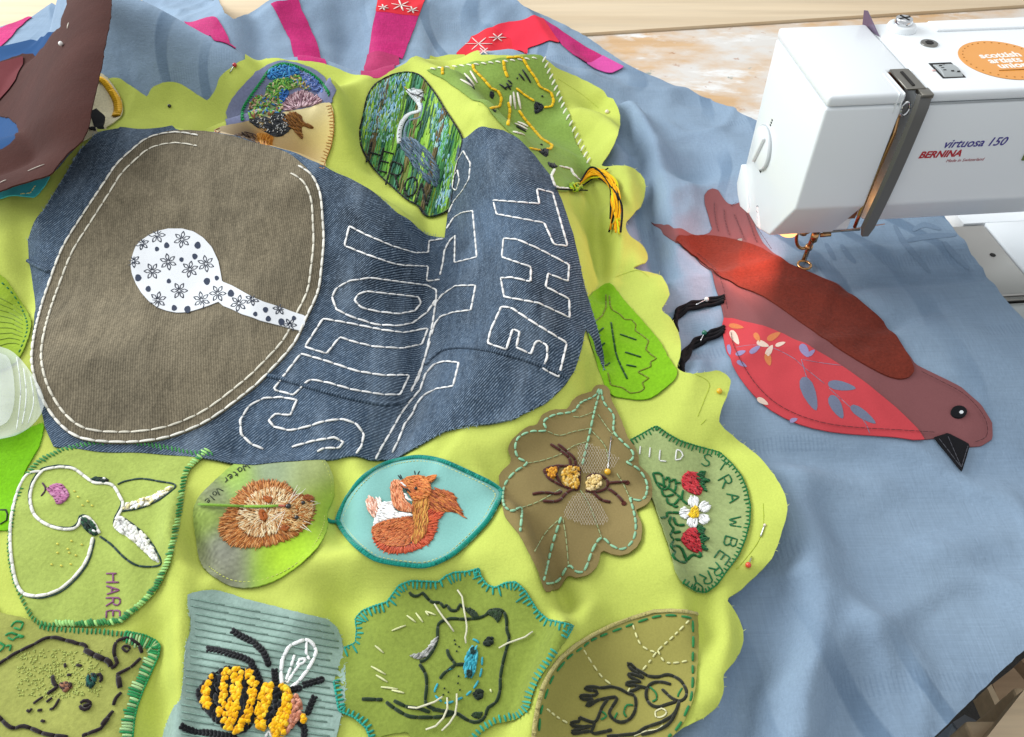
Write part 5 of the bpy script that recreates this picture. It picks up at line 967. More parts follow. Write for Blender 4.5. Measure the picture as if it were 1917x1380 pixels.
# --- cream patch with the starling
cr_paint = paint_blobs('d9c58c', [(*Z('B', [(180, 660)])[0], 24, '6a5648'), (*Z('B', [(90, 650)])[0], 22, 'c8b498'), (*Z('B', [(600, 760)])[0], 36, 'a88c60'), (*Z('B', [(760, 620)])[0], 36, 'e4cf80'), (*Z('B', [(700, 500)])[0], 30, 'e8dcae'), (*Z('B', [(300, 740)])[0], 16, '8a6a4c'), (*Z('B', [(360, 690)])[0], 15, 'c48436'), (*Z('B', [(260, 690)])[0], 14, '584840'), (*Z('B', [(480, 680)])[0], 20, 'c0aa80')])
cr_out = '5 625 120 590 250 562 380 532 480 503 620 482 720 452 835 430 862 530 862 640 842 750 802 850 790 905 760 960 500 860 300 800 100 740 40 700'
cr = patch('starling_patch', 'cream painted patch with a speckled starling, folded over beside the denim', 'B', cr_out, 'ffffff', False, 2, PL, .001, cr_paint)
fill('body', Z('B', '255 548 380 532 500 508 548 590 532 642 460 678 370 642 300 602'), 25, 12, .0008, ['3c4046', '4a4e54', '2c3036'], GL, HP, cr, 1.2, .2); P = Z('B', '270 560 380 540 490 520 535 590 520 640 460 668 370 635 310 600'); q = rng.uniform(P.min(0), P.max(0), (300, 2)); q = q[inside(P, q)][:70]; straight('speckle', np.stack([q, q + np.array([1.6, -2.4])], 1), 'd8dad8', .0004, GL, HP + .0018, cr, 3, True)
fill('head', Z('B', '488 552 560 500 632 522 642 562 720 612 690 615 632 600 642 692 600 660 570 622 530 600'), 40, 12, .0008, ['8a5c2c', '9a6a34', '7a4e24'], GL, HP + .0004, cr, 1.2, .2); fill('branch', Z('B', '120 680 220 640 300 660 360 740 300 760 200 720'), 25, 12, .0005, ['4a3830', '3a2c28', '5c463a'], GL, HP, cr, .35, .5, ground=False); fill('feather', Z('B', '310 650 425 672 405 735 350 770 330 720'), 100, 12, .0005, ['c8842c', 'b87428', 'd49a48'], GL, HP, cr, .8, .2)
blanket('edge_stitching', Z('B', '840 450 862 530 862 640 842 750 802 850 790 905'), 'b07a34', .0006, GL, HP, cr, 1, 6, 9); blanket('edge_stitching', Z('B', '10 630 25 660 60 705 110 730'), 'a86a34', .0006, GL, HP, cr, -1, 6, 9)

# --- lilac patch with hedgerow knots
li_out = '95 600 88 500 130 410 200 320 290 230 380 160 470 132 560 138 700 178 800 248 880 335 850 400 835 440 620 490 480 510 380 540 250 568 150 590'
li_ = patch('hedgerow_patch', 'lilac grey patch packed with blue and green knots inside a green chain', 'B', li_out, '767b98', True, 2, PL - .0002)
o_ = cord('chain_stitch', li_, Z('B', '205 560 208 480 260 390 340 280 400 195 480 152 560 158 650 192 730 242 790 302 830 365'), .0014, '127a40', HP, .7, 4); o_['kind'] = 'stuff'; blanket('chain_loops', Z('B', '205 560 208 480 260 390 340 280 400 195 480 152 560 158 650 192 730 242 790 302 830 365'), '1c9a52', .0008, GL, HP + .0008, li_, 1, 5, 4, False, False, .8, 3)
for nm, p, pal in (('blue_knots', '400 200 480 165 580 175 620 220 520 250 390 260', ['2f7ab8', '3c90c8', '2868a8', '5aa8d0']), ('blue_knots', '620 210 720 250 780 320 770 360 680 330 640 260', ['5a78b8', '7088c0', '4868a8', '8a9ac8']), ('green_knots', '380 330 440 270 560 260 640 300 520 350 450 400 370 400', ['7ab04a', '5a9a3c', '9ac45c', 'c8b890', '3c8a4a']), ('mixed_knots', '260 440 320 380 440 390 500 430 480 500 380 530 260 550', ['7ab04a', 'c0a080', '8a5c3c', '3c78b0', '5a9a3c', 'b8b0a0', '9ac45c']), ('yellow_knots', '540 230 620 240 700 320 660 340 560 280', ['d8c07a', 'c8a860', '5a9a3c', '6a88c0']), ('blue_knots', '480 350 540 340 520 420 480 440', ['2f68b0', '3c7ac0'])): knots(nm, li_, 'B', p, pal, .0010, PL + .0002, 1.1, 20, None, 1.5)
hc = Z('B', [(620, 470)])[0]; fill('hedgehog_spines', Z('B', '482 470 500 420 560 370 640 342 720 370 780 420 700 450 600 470 540 490'), lambda q: np.degrees(np.arctan2(q[:, 1] - hc[1] - 6, q[:, 0] - hc[0])), 9, .0007, ['b89098', '9a7480', 'd8bcc0', '7a5862', 'c8a8ac'], GL, PL + .0008, li_, 1.3, .15)

# --- goldfinch
go_out = '190 195 300 178 400 162 600 136 800 112 1012 92 1062 180 1120 300 1180 460 1230 620 1280 760 1340 860 1402 920 1350 965 1300 1035 1200 1065 1080 1060 950 820 700 560 480 380 330 270'
go = patch('goldfinch_patch', 'moss green felt patch with yellow outlined goldfinches and white whip stitch', 'C', go_out, '7f9a48', True, 0, PL)
wp = []
for a, b, n in (((1030, 120), (1180, 490), 9), ((1180, 490), (1370, 890), 9)):
    for k_ in range(n): c = np.array(a) + (np.array(b) - np.array(a)) * k_ / n; wp.append(Z('C', [c + (12, -18), c + (-12, 22)]))
for x in range(230, 1010, 52): y = 190 - (x - 230) * .105; wp.append(Z('C', [(x - 16, y - 6), (x + 20, y + 4)]))
straight('whip_stitch', wp, 'e8e6d4', .0012, GL, HP, go, 4, True)
lines('yellow_outline', go, 'e8bc14', .0018, L('C', '300 180 302 230', '520 160 525 195 600 270 650 330 700 350 725 400 712 460 640 475', '740 130 745 190 772 262', '775 430 785 490 770 600', '880 120 920 190 970 260 1000 320 1080 360 1100 420 1085 460 1030 468', '830 330 900 385 970 428', '850 490 890 550 950 620 1010 690 1090 740 1075 765 1050 765', '930 760 1000 775', '760 110 850 105 880 115'), soft=0, dash=.006, gap=.0002)
straight('white_feather', [Z('C', s_) for s_ in ('458 222 530 310', '500 205 550 290', '790 380 790 460', '810 355 825 480', '838 360 862 480', '820 580 910 625', '805 640 890 665', '430 265 520 320', '840 570 915 605')], 'e6dfd0', .0014, GL, HP + .0002, go, stuff=True); straight('black_feather', [Z('C', s_) for s_ in ('850 225 890 275', '875 195 935 290', '710 300 760 340', '740 330 800 310', '760 290 790 340', '770 270 800 300', '640 375 670 378', '832 255 842 262', '830 600 900 640', '1010 385 1025 388', '1005 732 1018 736', '470 250 530 335')], '1e2426', .0012, GL, HP + .0002, go, stuff=True)
for p in ('965 425 1030 462 968 512', '990 772 1058 768 1045 822', '1055 858 1130 885 1085 900', '640 355 672 355 665 400 645 395', '655 480 685 492 670 500'): fill('black_fill', Z('C', p), 60, 8, .0008, ['1c2226', '262c30'], GL, HP, go, 1.3, .2)
lines('white_outline', go, 'e8e6dc', .0016, L('C', '1105 910 1080 960 1105 1030 1140 1045 1210 1050', '1145 890 1220 905 1240 945 1300 1000'), soft=0, dash=.006)
ts = thing('thread_tassel', 'orange and black thread tassel hanging off the goldfinch patch', 'tassel', base_of((1090, 350), GL), None)
for k_ in range(16):
    jx = lambda a: random.uniform(-a, a); col = '16181a' if k_ % 5 == 0 else ('e0a010', 'd88c08', 'f0b820', 'c8c81a')[k_ % 4]
    p = np.array([(1085, 348), (1105 + jx(6), 332 + jx(9)), (1128 + jx(8), 336 + jx(10)), (1146 + jx(9), 360 + jx(8)), (1152 + jx(11), 400 + jx(5)), (1150 + jx(12), 430 + jx(16))]); Wd = along(p, GL, .006, soft=5); Wd[:, 2] += .006 * np.sin(np.linspace(0, 2.6, len(Wd))) + random.uniform(0, .003)
    tube('thread_strand', Wd, .0009, fabric('yarn_' + col, col, .05, .1), ts, 6)
for p in ('1300 1030 1380 975 1490 900', '1110 1050 1220 1055 1340 1060'): tube('black_thread', along(Z('C', p), GL, .008, soft=5), .0007, fabric('yarn_16181a', '16181a', .05, .1), ts, 6)
knots('knot', ts, 'C', '1210 1010 1290 1010 1310 1050 1240 1070', ['9ac41c', 'c8c81a', '7aa818'], .0012, PL + .002)

# --- pieces at the left edge
tq = patch('turquoise_patch', 'turquoise patch corner at the left edge below the brown flap', 'E', '-120 490 0 450 130 410 272 374 245 420 185 485 0 492 -120 500', '44b4bc', False, 0, PL + .0006)
lines('edge_stitching', tq, 'd8d08a', .0006, L('E', '110 470 165 465 190 425'), PL + .0008, .004, .001, 0)
fa = patch('fan_leaf_patch', 'lime leaf patch with dark green running stitch at the left edge', 'E', '-160 860 0 905 60 970 120 1060 168 1150 152 1250 110 1340 40 1400 -160 1420', '87a028', True, 2, PL)
lines('edge_stitching', fa, '1f6a36', .0007, L('E', '-20 925 50 985 110 1075 145 1160 140 1230 100 1330'), PL, .0035, .0026); lines('rib_line', fa, '728a20', .0004, [Z('E', f'-40 {1010+i*36} 60 {1060+i*26} 125 {1110+i*22}') for i in range(9)], PL, .02, 0, 0)
gf = patch('green_felt_patch', 'plain bright green felt patch under the sheer white leaf', 'T', '-80 690 0 690 70 670 150 635 155 660 140 720 95 800 60 900 38 1010 0 1020 -80 1020', '70b00c', True, 2, PL - .0006)
lines('black_curl', gf, '1c2a14', .0006, L('T', '0 948 18 945 28 965 22 990 0 1000'), PL - .0006, .02, 0, 4)
def sheer():
    m, nt, b = new_mat('sheer_organza'); b.inputs['Base Color'].default_value = lin('cfd6d0'); b.inputs['Roughness'].default_value = .5; b.inputs['Alpha'].default_value = .45; b.inputs['Sheen Weight'].default_value = .3
    tc = N(nt, 'ShaderNodeTexCoord'); bump(nt, b, noise(nt, tc.outputs['Object'], 120, 3, .6, (.2, 1, 1), 1.2), .6, .0012); return m
M_sheer = sheer()
sw = thing('sheer_leaf', 'sheer white organza leaf overlapping the left picture edge', 'fabric leaf', base_of((60, 740), GL), 'embroidered patches on the lime cloth')
sheet('outer_layer', Z('T', '-90 350 0 362 50 385 100 440 150 520 162 580 130 630 60 685 0 700 -90 705'), M_sheer, GL, .0095, .003, .0004, sw, 2, 0, None, .002); sheet('inner_layer', Z('T', '-90 380 0 385 35 410 50 480 52 560 35 630 0 655 -90 665'), M_sheer, GL, .0118, .003, .0004, sw, 2, 0, None, .002)
lines('vein', sw, 'dfe4de', .0004, L('T', '85 440 95 540 80 640', '60 400 75 520 60 660', '110 470 122 560 100 640'), .0118, .02, 0, 3)
ba = patch('yellow_rim_patch', 'cream patch with yellow rim and black mark behind the brown flap', 'A', '600 560 705 525 770 560 830 640 872 720 882 800 852 852 760 912 640 985 560 1000 560 700', 'cfc6a4', True, 2, PL)
o_ = cord('yellow_rim', ba, Z('A', '690 560 750 585 800 650 840 720 852 790 835 840'), .0050, 'd8a418', PL + .0002, .3, 4); sheet('black_mark', Z('A', '640 800 690 775 752 830 742 900 690 935 640 925'), M_blk, GL, PL + .0010, .003, .001, ba)
# ------------------------------------------------------------------ sewing machine (own frame: l along the arm, d away from the sewer, z up)
MO = (.1939, .4557, 0.0); MR = .0868
sm = thing('sewing_machine', 'white sewing machine with orange round sticker, sewing the red bird', 'sewing machine', MO, None, MR)
def ml(l, d, z):
    c, s = math.cos(MR), math.sin(MR); return np.array([MO[0] + l * c - d * s, MO[1] + l * s + d * c, z])
M_white = plain('white_enamel', 'e8ecee', .3, 0, .5, .2, .0); M_steel = plain('brushed_steel', '8d8a84', .32, 1.0); M_chrome = plain('chrome', 'd9dadb', .12, 1.0)
M_lamp_tint = plain('lamp_tinted_steel', 'c79a6a', .2, 1.0); M_dark = plain('dark_gap', '1d1a18', .8); M_inner = plain('inner_housing', '7a4a2a', .55); M_bedm = plain('bed_metal', 'b3b0aa', .38, .75)  # needle works steel: the lamp's copper glow is put into its colour
def finish(bm, name, mat, parent, bev=0.0, seg=3, ang=35, smoothf=True, cutters=()):
    bmesh.ops.recalc_face_normals(bm, faces=bm.faces)
    me = bpy.data.meshes.new(name); bm.to_mesh(me); bm.free()
    o = bpy.data.objects.new(name, me); COL.objects.link(o)
    if cutters or bev:
        for c in cutters:
            m = o.modifiers.new('cut', 'BOOLEAN'); m.object = c; m.operation = 'DIFFERENCE'; m.solver = 'EXACT'
        if bev:
            m = o.modifiers.new('bevel', 'BEVEL'); m.width = bev; m.segments = seg; m.limit_method = 'ANGLE'; m.angle_limit = math.radians(ang); m.harden_normals = False
        dg = bpy.context.evaluated_depsgraph_get(); me2 = bpy.data.meshes.new_from_object(o.evaluated_get(dg)); o.modifiers.clear(); o.data = me2; me = me2
    me.materials.clear(); me.materials.append(mat)
    if smoothf:
        me.polygons.foreach_set('use_smooth', [True] * len(me.polygons))
        try: me.set_sharp_from_angle(angle=math.radians(38))
        except Exception: pass
    if parent is not None: o.parent = parent
    return o
def extr(prof, l0, l1):
    bm = bmesh.new(); a = [bm.verts.new((l0, d, z)) for d, z in prof]; b = [bm.verts.new((l1, d, z)) for d, z in prof]; n = len(prof)
    bm.faces.new(a[::-1]); bm.faces.new(b)
    for i in range(n): bm.faces.new((a[i], a[(i + 1) % n], b[(i + 1) % n], b[i]))
    return bm
def bmbox(lo, hi):
    bm = bmesh.new(); bmesh.ops.create_cube(bm, size=1.0)
    for v in bm.verts: v.co = Vector([(v.co[k] + .5) * (hi[k] - lo[k]) + lo[k] for k in range(3)])
    return bm
def bmcyl(c, axis, r, h, seg=32, r2=None):
    bm = bmesh.new(); bmesh.ops.create_cone(bm, cap_ends=True, segments=seg, radius1=r, radius2=r if r2 is None else r2, depth=h)
    rot = Vector((0, 0, 1)).rotation_difference(Vector(axis)).to_matrix().to_4x4(); bmesh.ops.transform(bm, matrix=Matrix.Translation(c) @ rot, verts=bm.verts[:]); return bm
ZT, ZS = .2097, .2022
low_prof = [(0, ZS - .0005), (0, .1268), (.0265, .085), (.050, .0745), (.0775, .072), (.0985, .088), (.0988, ZS - .0005)]
top_prof = [(0.0, ZS), (0.0, ZT), (.0988, ZT), (.0988, ZS)]
cutter = finish(bmbox((.0495, -.02, .05), (.08, .030, .25)), 'slot_cut', M_dark, None)
head = finish(extr(low_prof, 0, .0628), 'head_housing', M_white, sm, .0022, 3, 30, True, [cutter])
finish(extr(top_prof, 0, .0628), 'head_lid', M_white, sm, .0022, 3, 30, True, [cutter])
bpy.data.objects.remove(cutter)
arm_prof = [(0, ZS - .0005), (0, .1268), (.016, .102), (.034, .094), (.0985, .094), (.0988, ZS - .0005)]
finish(extr(arm_prof, .0640, .46), 'arm_housing', M_white, sm, .0022, 3, 30)
arm_lid = finish(extr(top_prof, .0640, .46), 'arm_lid', M_white, sm, .0022, 3, 30)
finish(extr([(.002, ZS - .0008), (.002, ZS + .0003), (.097, ZS + .0003), (.097, ZS - .0008)], .002, .45), 'lid_seam', M_dark, sm, 0, smoothf=False) if False else None
# the lamp lit slot with the thread take up
finish(bmbox((.0496, .0285, .095), (.0639, .0298, .2085)), 'slot_back', M_inner, sm, 0, smoothf=False)
for a, b in ((.0486, .0494), ): pass
slot_plate = finish(bmbox((.0505, .0045, .2090), (.0630, .0305, .2104)), 'slot_plate', plain('plate_steel', '8f8b82', .35, 1.0), sm, .0003, 1)
finish(bmbox((.0555, .008, .2100), (.0572, .026, .2109)), 'thread_slit', M_dark, slot_plate, 0, smoothf=False)
# bent steel cover hanging in front of the slot
bm = bmesh.new(); prev = None
for k in range(15):
    t = k / 14; z = .2085 - t * .1055; dl = -.0046 * t; wd = .0108 - .0012 * (1 - min(1, t * 6)); d = -.0035 - .002 * math.sin(t * 3.1)
    e = 0.0 if t < .93 else (t - .93) / .07 * .003
    if k == 0: d += .0015
    ringv = [bm.verts.new(p) for p in ((.0555 + dl + e, d + .0022, z), (.0572 + dl + e * .5, d, z), (.0645 + dl - e * .5, d, z), (.0657 + dl - e, d + .0018, z), (.0640 + dl - e * .5, d + .0012 + .0014, z), (.0575 + dl + e * .5, d + .0022 + .001, z))]
    if prev:
        for q in range(6): bm.faces.new((prev[q], prev[(q + 1) % 6], ringv[(q + 1) % 6], ringv[q]))
    else: bm.faces.new(ringv)
    prev = ringv
bm.faces.new(prev[::-1])
cov = finish(bm, 'take_up_cover', plain('cover_steel', '6d6c69', .4, .35), sm, 0)
finish(bmbox((.0575, -.003, .2070), (.0650, .006, .2100)), 'bent_tab', MATS['plate_steel'], cov, .0005, 2)
tube('take_up_lever', [ml(*p) - np.array(MO) for p in ()] if False else [(.0520, .006, .196), (.0525, .003, .180), (.0515, .004, .150), (.0500, .003, .118), (.0505, .004, .106)], .0013, M_lamp_tint, None, 8).parent = sm
lk = tube('lever_eye', [(.0525 + .0028 * math.cos(a), .0015, .1985 + .0045 * math.sin(a)) for a in np.linspace(0, 6.28, 18)], .0009, M_chrome, None, 6); lk.parent = sm
for l_ in (.0445, .0475): finish(bmbox((l_ - .0004, -.0004, .1965), (l_ + .0004, .026, ZT + .0003)), 'guide_rib', M_white, sm, .0002, 1)
finish(bmbox((.0645, -.0003, ZS - .0007), (.45, .001, ZS + .0002)), 'seam_line', plain('seam_grey', 'a9aeb0', .6), sm, 0, smoothf=False)
# blade of the thread cutter rising behind the lid
bm = bmesh.new(); vs = [bm.verts.new((l, d, z)) for l in (.0632, .0639) for d, z in ((.078, .2098), (.104, .2060), (.1085, .2150), (.1040, .2165))]
bm.faces.new(vs[:4]); bm.faces.new(vs[4:][::-1]); [bm.faces.new((vs[i], vs[(i + 1) % 4], vs[4 + (i + 1) % 4], vs[4 + i])) for i in range(4)]
finish(bm, 'thread_blade', plain('purple_steel', '7f6f86', .3, .6), sm, 0, smoothf=False)
# pressure knob, small screw, dial window
kn = finish(bmcyl((.0834, .0885, ZT + .0018), (0, 0, 1), .0105, .004, 36, .0088), 'pressure_knob', M_white, sm, .001, 3)
sc = finish(bmcyl((.0834, .0885, ZT + .0055), (0, 0, 1), .0062, .0045, 28, .0056), 'screw_head', M_chrome, kn, .0008, 3)
for a in (.3, 1.87):
    b = finish(bmbox((-.0045, -.0006, ZT + .0075), (.0045, .0006, ZT + .0080)), 'screw_slot', M_dark, kn, 0, smoothf=False); b.location = (.0834, .0885, 0); b.rotation_euler = (0, 0, a)
ss = finish(bmcyl((.0925, .0645, ZT + .0003), (0, 0, 1), .0056, .0012, 28), 'small_screw', M_steel, sm, .0003, 2); finish(bmcyl((.0925, .0645, ZT + .0009), (0, 0, 1), .0028, .0008, 6), 'hex_socket', M_dark, ss, 0)
wn = finish(bmbox((.0795, .0165, ZT - .001), (.0945, .0370, ZT + .0003)), 'dial_window', M_dark, sm, 0, smoothf=False)
wh = finish(bmcyl((.0872, .0262, ZT - .0205), (1, 0, 0), .0225, .0128, 48), 'thumb_wheel', plain('wheel_grey', 'a3a8a8', .45), wn, .0004, 1)
for k, (l, d) in enumerate(((.0835, .0300), (.0835, .0270), (.0835, .0240), (.0880, .0225), (.0915, .0215), (.0865, .0320))):
    finish(bmbox((l - .0009, d - .0004, ZT + .0017), (l + .0009, d + .0004, ZT + .0021)), 'wheel_mark', M_dark, wh, 0, smoothf=False)
finish(bmbox((.0772, .0262, ZT), (.0792, .0276, ZT + .0006)), 'index_mark', plain('pink_mark', 'd9b5b0', .5), sm, 0)
finish(bmbox((.1055, .0815, ZT - .0005), (.44, .0965, ZT + .0016)), 'handle_lid', M_white, sm, .0012, 3)
# dial and crescent lever on the end face
dl_ = finish(bmcyl((-.0004, .0742, .1300), (1, 0, 0), .0168, .0012, 40), 'dial_ring', plain('ring_grey', 'b9bec0', .4), sm, 0)  # ring round the dial, a little greyer than the enamel
finish(bmcyl((-.0014, .0742, .1300), (1, 0, 0), .0160, .0030, 40), 'dial', M_white, dl_, .0008, 2)
g = finish(bmbox((-.0052, -.0028, -.0135), (-.0022, .0028, .0135)), 'dial_grip', M_white, dl_, .0012, 3); g.location = (0, .0742, .1300); g.rotation_euler = (.35, 0, 0)
finish(bmbox((-.0004, .0670, .1128), (.0004, .0700, .1150)), 'dial_arrow', M_dark, sm, 0)
bm = bmesh.new(); pts = [(.1035, .098), (.0960, .0975), (.0860, .0935), (.0775, .0870), (.0715, .0800), (.0690, .0745), (.0860, .0690), (.0965, .0735), (.1035, .080)]
va = [bm.verts.new((-.0016, d, z)) for d, z in pts]; vb = [bm.verts.new((.006, d, z)) for d, z in pts]; n_ = len(pts); bm.faces.new(va[::-1]); bm.faces.new(vb); [bm.faces.new((va[i], va[(i + 1) % n_], vb[(i + 1) % n_], vb[i])) for i in range(n_)]
finish(bm, 'crescent_lever', M_white, sm, .0012, 3)
for k, (d, z) in enumerate(((.0585, .0885), (.0560, .0855), (.0570, .0900))): finish(bmbox((-.0003, d - .0009, z - .0003), (.0003, d + .0009, z + .0003)), 'end_mark', plain('grey_print', '8a8f92', .6), sm, 0)
for k in range(3): finish(bmbox((-.0003, .0708 - .0004 * k, .1495 + .0022 * k), (.0003, .0726 - .0004 * k, .1506 + .0022 * k)), 'end_mark', M_dark, sm, 0)
# flat print: lettering
def text(name, body, size, mat, parent, loc, rot, shear=0.0, bold=0.0, align='LEFT', sx=1.0):
    c = bpy.data.curves.new(name, 'FONT'); c.body = body; c.size = size; c.shear = shear; c.offset = bold; c.align_x = align; c.extrude = .00006; c.resolution_u = 3
    o = bpy.data.objects.new(name, c); COL.objects.link(o); dg = bpy.context.evaluated_depsgraph_get()
    me = bpy.data.meshes.new_from_object(o.evaluated_get(dg)); bpy.data.objects.remove(o); me.materials.clear(); me.materials.append(mat)
    q = bpy.data.objects.new(name, me); COL.objects.link(q); q.location = loc; q.rotation_euler = rot; q.scale = (sx, 1, 1); q.parent = parent; q['kind'] = 'stuff'; return q
FRONT = (math.pi / 2, 0, 0)
text('maker_print', 'BERNINA', .0068, plain('red_print', 'b3202c', .5), sm, (.0735, -.00018, .1632), FRONT, .22, .00022, sx=1.02)
text('model_print', 'virtuosa 150', .0086, plain('violet_print', '433a8c', .5), sm, (.0872, -.00018, .1700), FRONT, .25, .00010, sx=.98)
text('origin_print', 'Made in Switzerland', .0032, plain('red_print_thin', 'b06a70', .5), sm, (.0940, -.00018, .1590), FRONT, .22, 0)
finish(bmbox((.1470, -.0010, .1575), (.205, .0010, .1800)), 'display', plain('green_display', '6c7d3a', .2, 0, .5, .4), sm, .0004, 1)
stk = finish(bmcyl((.1296, .0375, ZT + .00035), (0, 0, 1), .0272, .0003, 64), 'round_sticker', plain('orange_sticker', 'e59a3c', .35, 0, .5, .2), sm, 0)
MT = plain('white_print', 'f3efe6', .45)
for k, s_ in enumerate(('scottish', 'artists', 'union')):
    text('sticker_print', s_, .0098, MT, stk, (.1165 + .0026 * k, .0400 - .0072 * k, ZT + .0006), (0, 0, .02), 0, .00028, sx=.92)
nt_ = 64
for k in range(0, nt_, 2):
    a = k / nt_ * 6.283; b = finish(bmbox((.0240, -.0005, ZT + .0005), (.0247, .0005, ZT + .0007)), 'rim_print', plain('brown_print', 'a86a24', .5), stk, 0); b.location = (.1296, .0375, 0); b.rotation_euler = (0, 0, a); b['kind'] = 'stuff'
ln = tube('bubble_line', [(.1195, .0228, ZT + .0006), (.1430, .0228, ZT + .0006), (.1485, .0300, ZT + .0006)], .0004, MATS['brown_print'], None, 6); ln.parent = stk
# bed, base and column
bed_o = finish(bmbox((.012, .0135, .0005), (.2365, .1065, .0215)), 'free_arm', M_bedm, sm, .002, 3)
finish(bmcyl((.2225, .0640, .0215), (0, 0, 1), .0024, .0006, 20), 'plate_hole', M_dark, bed_o, 0)
finish(bmbox((.2010, .046, .0216), (.2020, .070, .0218)), 'guide_mark', M_steel, bed_o, 0)
finish(bmbox((.195, .0085, .0005), (.2300, .0125, .0205)), 'bed_step', M_steel, sm, .0006, 1)
finish(bmbox((-.01, -.06, .0005), (.42, .0075, .0180)), 'extension_table', plain('grey_acrylic', 'a8aca8', .15, 0, .5, .3), sm, .001, 2)
finish(bmbox((.2375, .0080, .0005), (.2790, .1075, .0225)), 'base_block', M_white, sm, .001, 2)
finish(bmbox((.2185, .1080, .0005), (.47, .150, .0222)), 'base_back', M_white, sm, .001, 2)
finish(bmbox((.2800, .0080, .0005), (.47, .1070, .0955)), 'column', M_white, sm, .003, 3)
# needle works and darning foot, lit by the machine lamp
ft = np.array([.0505, .0520]); z0 = float(G(*ml(ft[0], ft[1], 0)[:2])) + .0012
def mp(name, pts, r, mat, parent=sm, sides=8, rr=None):
    o = tube(name, np.array(pts, float), r, mat, None, sides, True, rr); o.parent = parent; return o
fo = mp('darning_foot', [(ft[0] + .0052 * math.cos(a), ft[1] + .0052 * math.sin(a), z0 + .0012) for a in np.linspace(0, 6.2832, 30)], .0011, M_lamp_tint)
mp('foot_shank', [(ft[0] + .001, ft[1] + .006, z0 + .0015), (ft[0] + .0022, ft[1] + .0072, z0 + .010), (ft[0] + .0030, ft[1] + .0074, z0 + .020), (ft[0] + .0034, ft[1] + .0072, z0 + .030)], .0016, M_lamp_tint, fo)
mp('shank_collar', [(ft[0] + .0027, ft[1] + .0072, z0 + .012), (ft[0] + .0029, ft[1] + .0072, z0 + .0155)], .0030, M_lamp_tint, fo, 12)
mp('needle', [(ft[0], ft[1], z0 + .002), (ft[0] + .0002, ft[1], z0 + .022), (ft[0] + .0004, ft[1], z0 + .030)], .0006, M_steel, rr=[.0002, .0006, .0008])
mp('needle_clamp', [(ft[0] + .0004, ft[1], z0 + .026), (ft[0] + .0004, ft[1], z0 + .034)], .0030, M_lamp_tint, sides=12)
mp('needle_bar', [(ft[0] + .0004, ft[1], z0 + .034), (ft[0] + .0004, ft[1], .10)], .0030, M_lamp_tint, sides=12)
mp('presser_bar', [(ft[0] - .0035, ft[1] + .012, z0 + .024), (ft[0] - .0035, ft[1] + .012, .10)], .0034, M_lamp_tint, sides=12)
mp('foot_spring', [(ft[0] - .0035 + .0047 * math.cos(a), ft[1] + .012 + .0047 * math.sin(a), z0 + .026 + .0021 * a / 6.283) for a in np.linspace(0, 6.283 * 8, 120)], .0008, M_lamp_tint, fo, 6)
mp('foot_clip', [(ft[0] - .0105 + .009 * (1 - math.cos(a)) , ft[1] + .008, z0 + .030 - .018 * math.sin(a)) for a in np.linspace(0, 2.7, 14)], .0014, M_lamp_tint, fo)
mp('clamp_screw', [(ft[0] + .004, ft[1] - .001, z0 + .032), (ft[0] + .012, ft[1] - .002, z0 + .033)], .0018, M_lamp_tint)
mp('thread_guide', [(ft[0] + .006, ft[1], z0 + .034), (ft[0] + .034, ft[1] - .003, z0 + .037)], .0010, M_steel)
mp('upper_thread', [(ft[0] + .0195, ft[1] - .002, z0 + .036), (ft[0] + .034, ft[1] - .030, z0 + .062)], .0004, plain('pink_thread', 'd8b0a0', .7))
ll = bpy.data.lights.new('machine_lamp', 'AREA'); ll.shape = 'DISK'; ll.size = .05; ll.energy = .15; ll.color = (1.0, .46, .38)
lo = bpy.data.objects.new('machine_lamp', ll); COL.objects.link(lo); lo.parent = sm; lo.location = (.014, .060, .0695); lo.rotation_euler = Vector((-.8, .40, -.50)).to_track_quat('-Z', 'Y').to_euler()
l2 = bpy.data.lights.new('slot_lamp', 'POINT'); l2.energy = .0022; l2.color = (1.0, .45, .12); l2.shadow_soft_size = .003
lo2 = bpy.data.objects.new('slot_lamp', l2); COL.objects.link(lo2); lo2.parent = sm; lo2.location = (.0565, .012, .118)
lb = finish(bmcyl((.026, .050, .0705), (0, 0, 1), .0075, .004, 20), 'lamp_lens', plain('lamp_glass', 'ffb070', .3, 0, .5, 0, 0, 2.0), sm, .001, 2)
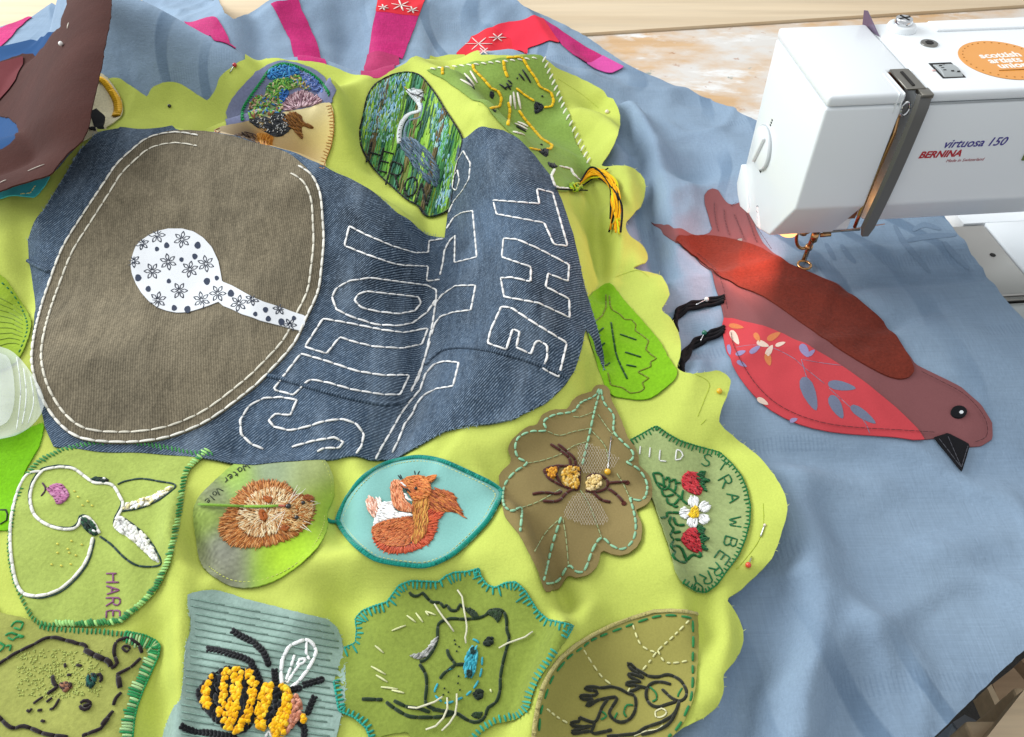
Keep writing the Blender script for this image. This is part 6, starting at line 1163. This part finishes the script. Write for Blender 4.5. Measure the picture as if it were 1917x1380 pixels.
# ------------------------------------------------------------------ glass headed pins
PIN = dict(white='e9e6e0', red='b8242c', yellow='e8b020', green='0f6b52', orange='d8482c', pearl='e6d8c8', black='22242a')
def pin(label, head, color, tips, F, lift, r=.0021):
    h = hit(np.array([head], float), F, lift)[0]; o = thing('dressmaker_pin', label, 'pin', tuple(h), 'glass headed pins')
    bm = bmesh.new(); bmesh.ops.create_uvsphere(bm, u_segments=16, v_segments=10, radius=r)
    for f in bm.faces: f.smooth = True
    me = bpy.data.meshes.new('head'); bm.to_mesh(me); bm.free(); me.materials.append(plain('pin_' + color, PIN[color], .18, 0, .5, .5))
    q = bpy.data.objects.new('head', me); COL.objects.link(q); q.parent = o; q.location = (0, 0, r * .8)
    if tips:
        P = hit(np.array(tips, float), F, lift); P[:, 2] += .0008; a = np.array(h) + np.array([0, 0, r * .8])
        pts = [a * (1 - s) + P[-1] * s for s in np.linspace(0, 1, 5)]
        tube('shaft', pts, .00045, M_chrome, o, 6)
pin('white headed pin stuck in the brown flap', (115, 85), 'white', None, GBf, .0032)
pin('red headed pin on the lime scallop by the grey fold', (440, 125), 'red', [(430, 138)], GL, .003, .0023)
pin('black headed pin in the pale lime scallop at upper left', (318, 201), 'black', None, GL, .002, .0020)
pin('pearl headed pin on the lime scallop right of the goldfinch patch', (1136, 212), 'pearl', None, GL, .003, .0022)
pin('yellow headed pin in the lime corner left of the red bird', (1346, 735), 'yellow', None, GL, .003, .0020)
pin('yellow headed pin beside the insect on the oak leaf patch', (1137, 886), 'yellow', [(1144, 818)], GL, .0062, .0021)
pin('red headed pin on the lime border below the strawberry patch', (1400, 1060), 'orange', [(1407, 1043)], GL, .003, .0018)
pin('tiny white pin on the lime border right of the strawberry patch', (1431, 984), 'pearl', [(1423, 1006)], GL, .003, .0009)
pin('white headed pin in the upper black bird leg', (1322, 563), 'white', [(1303, 572)], G, .0045, .0019)
pin('green headed pin in the lower black bird leg', (1318, 626), 'green', [(1311, 640)], G, .0045, .0021)
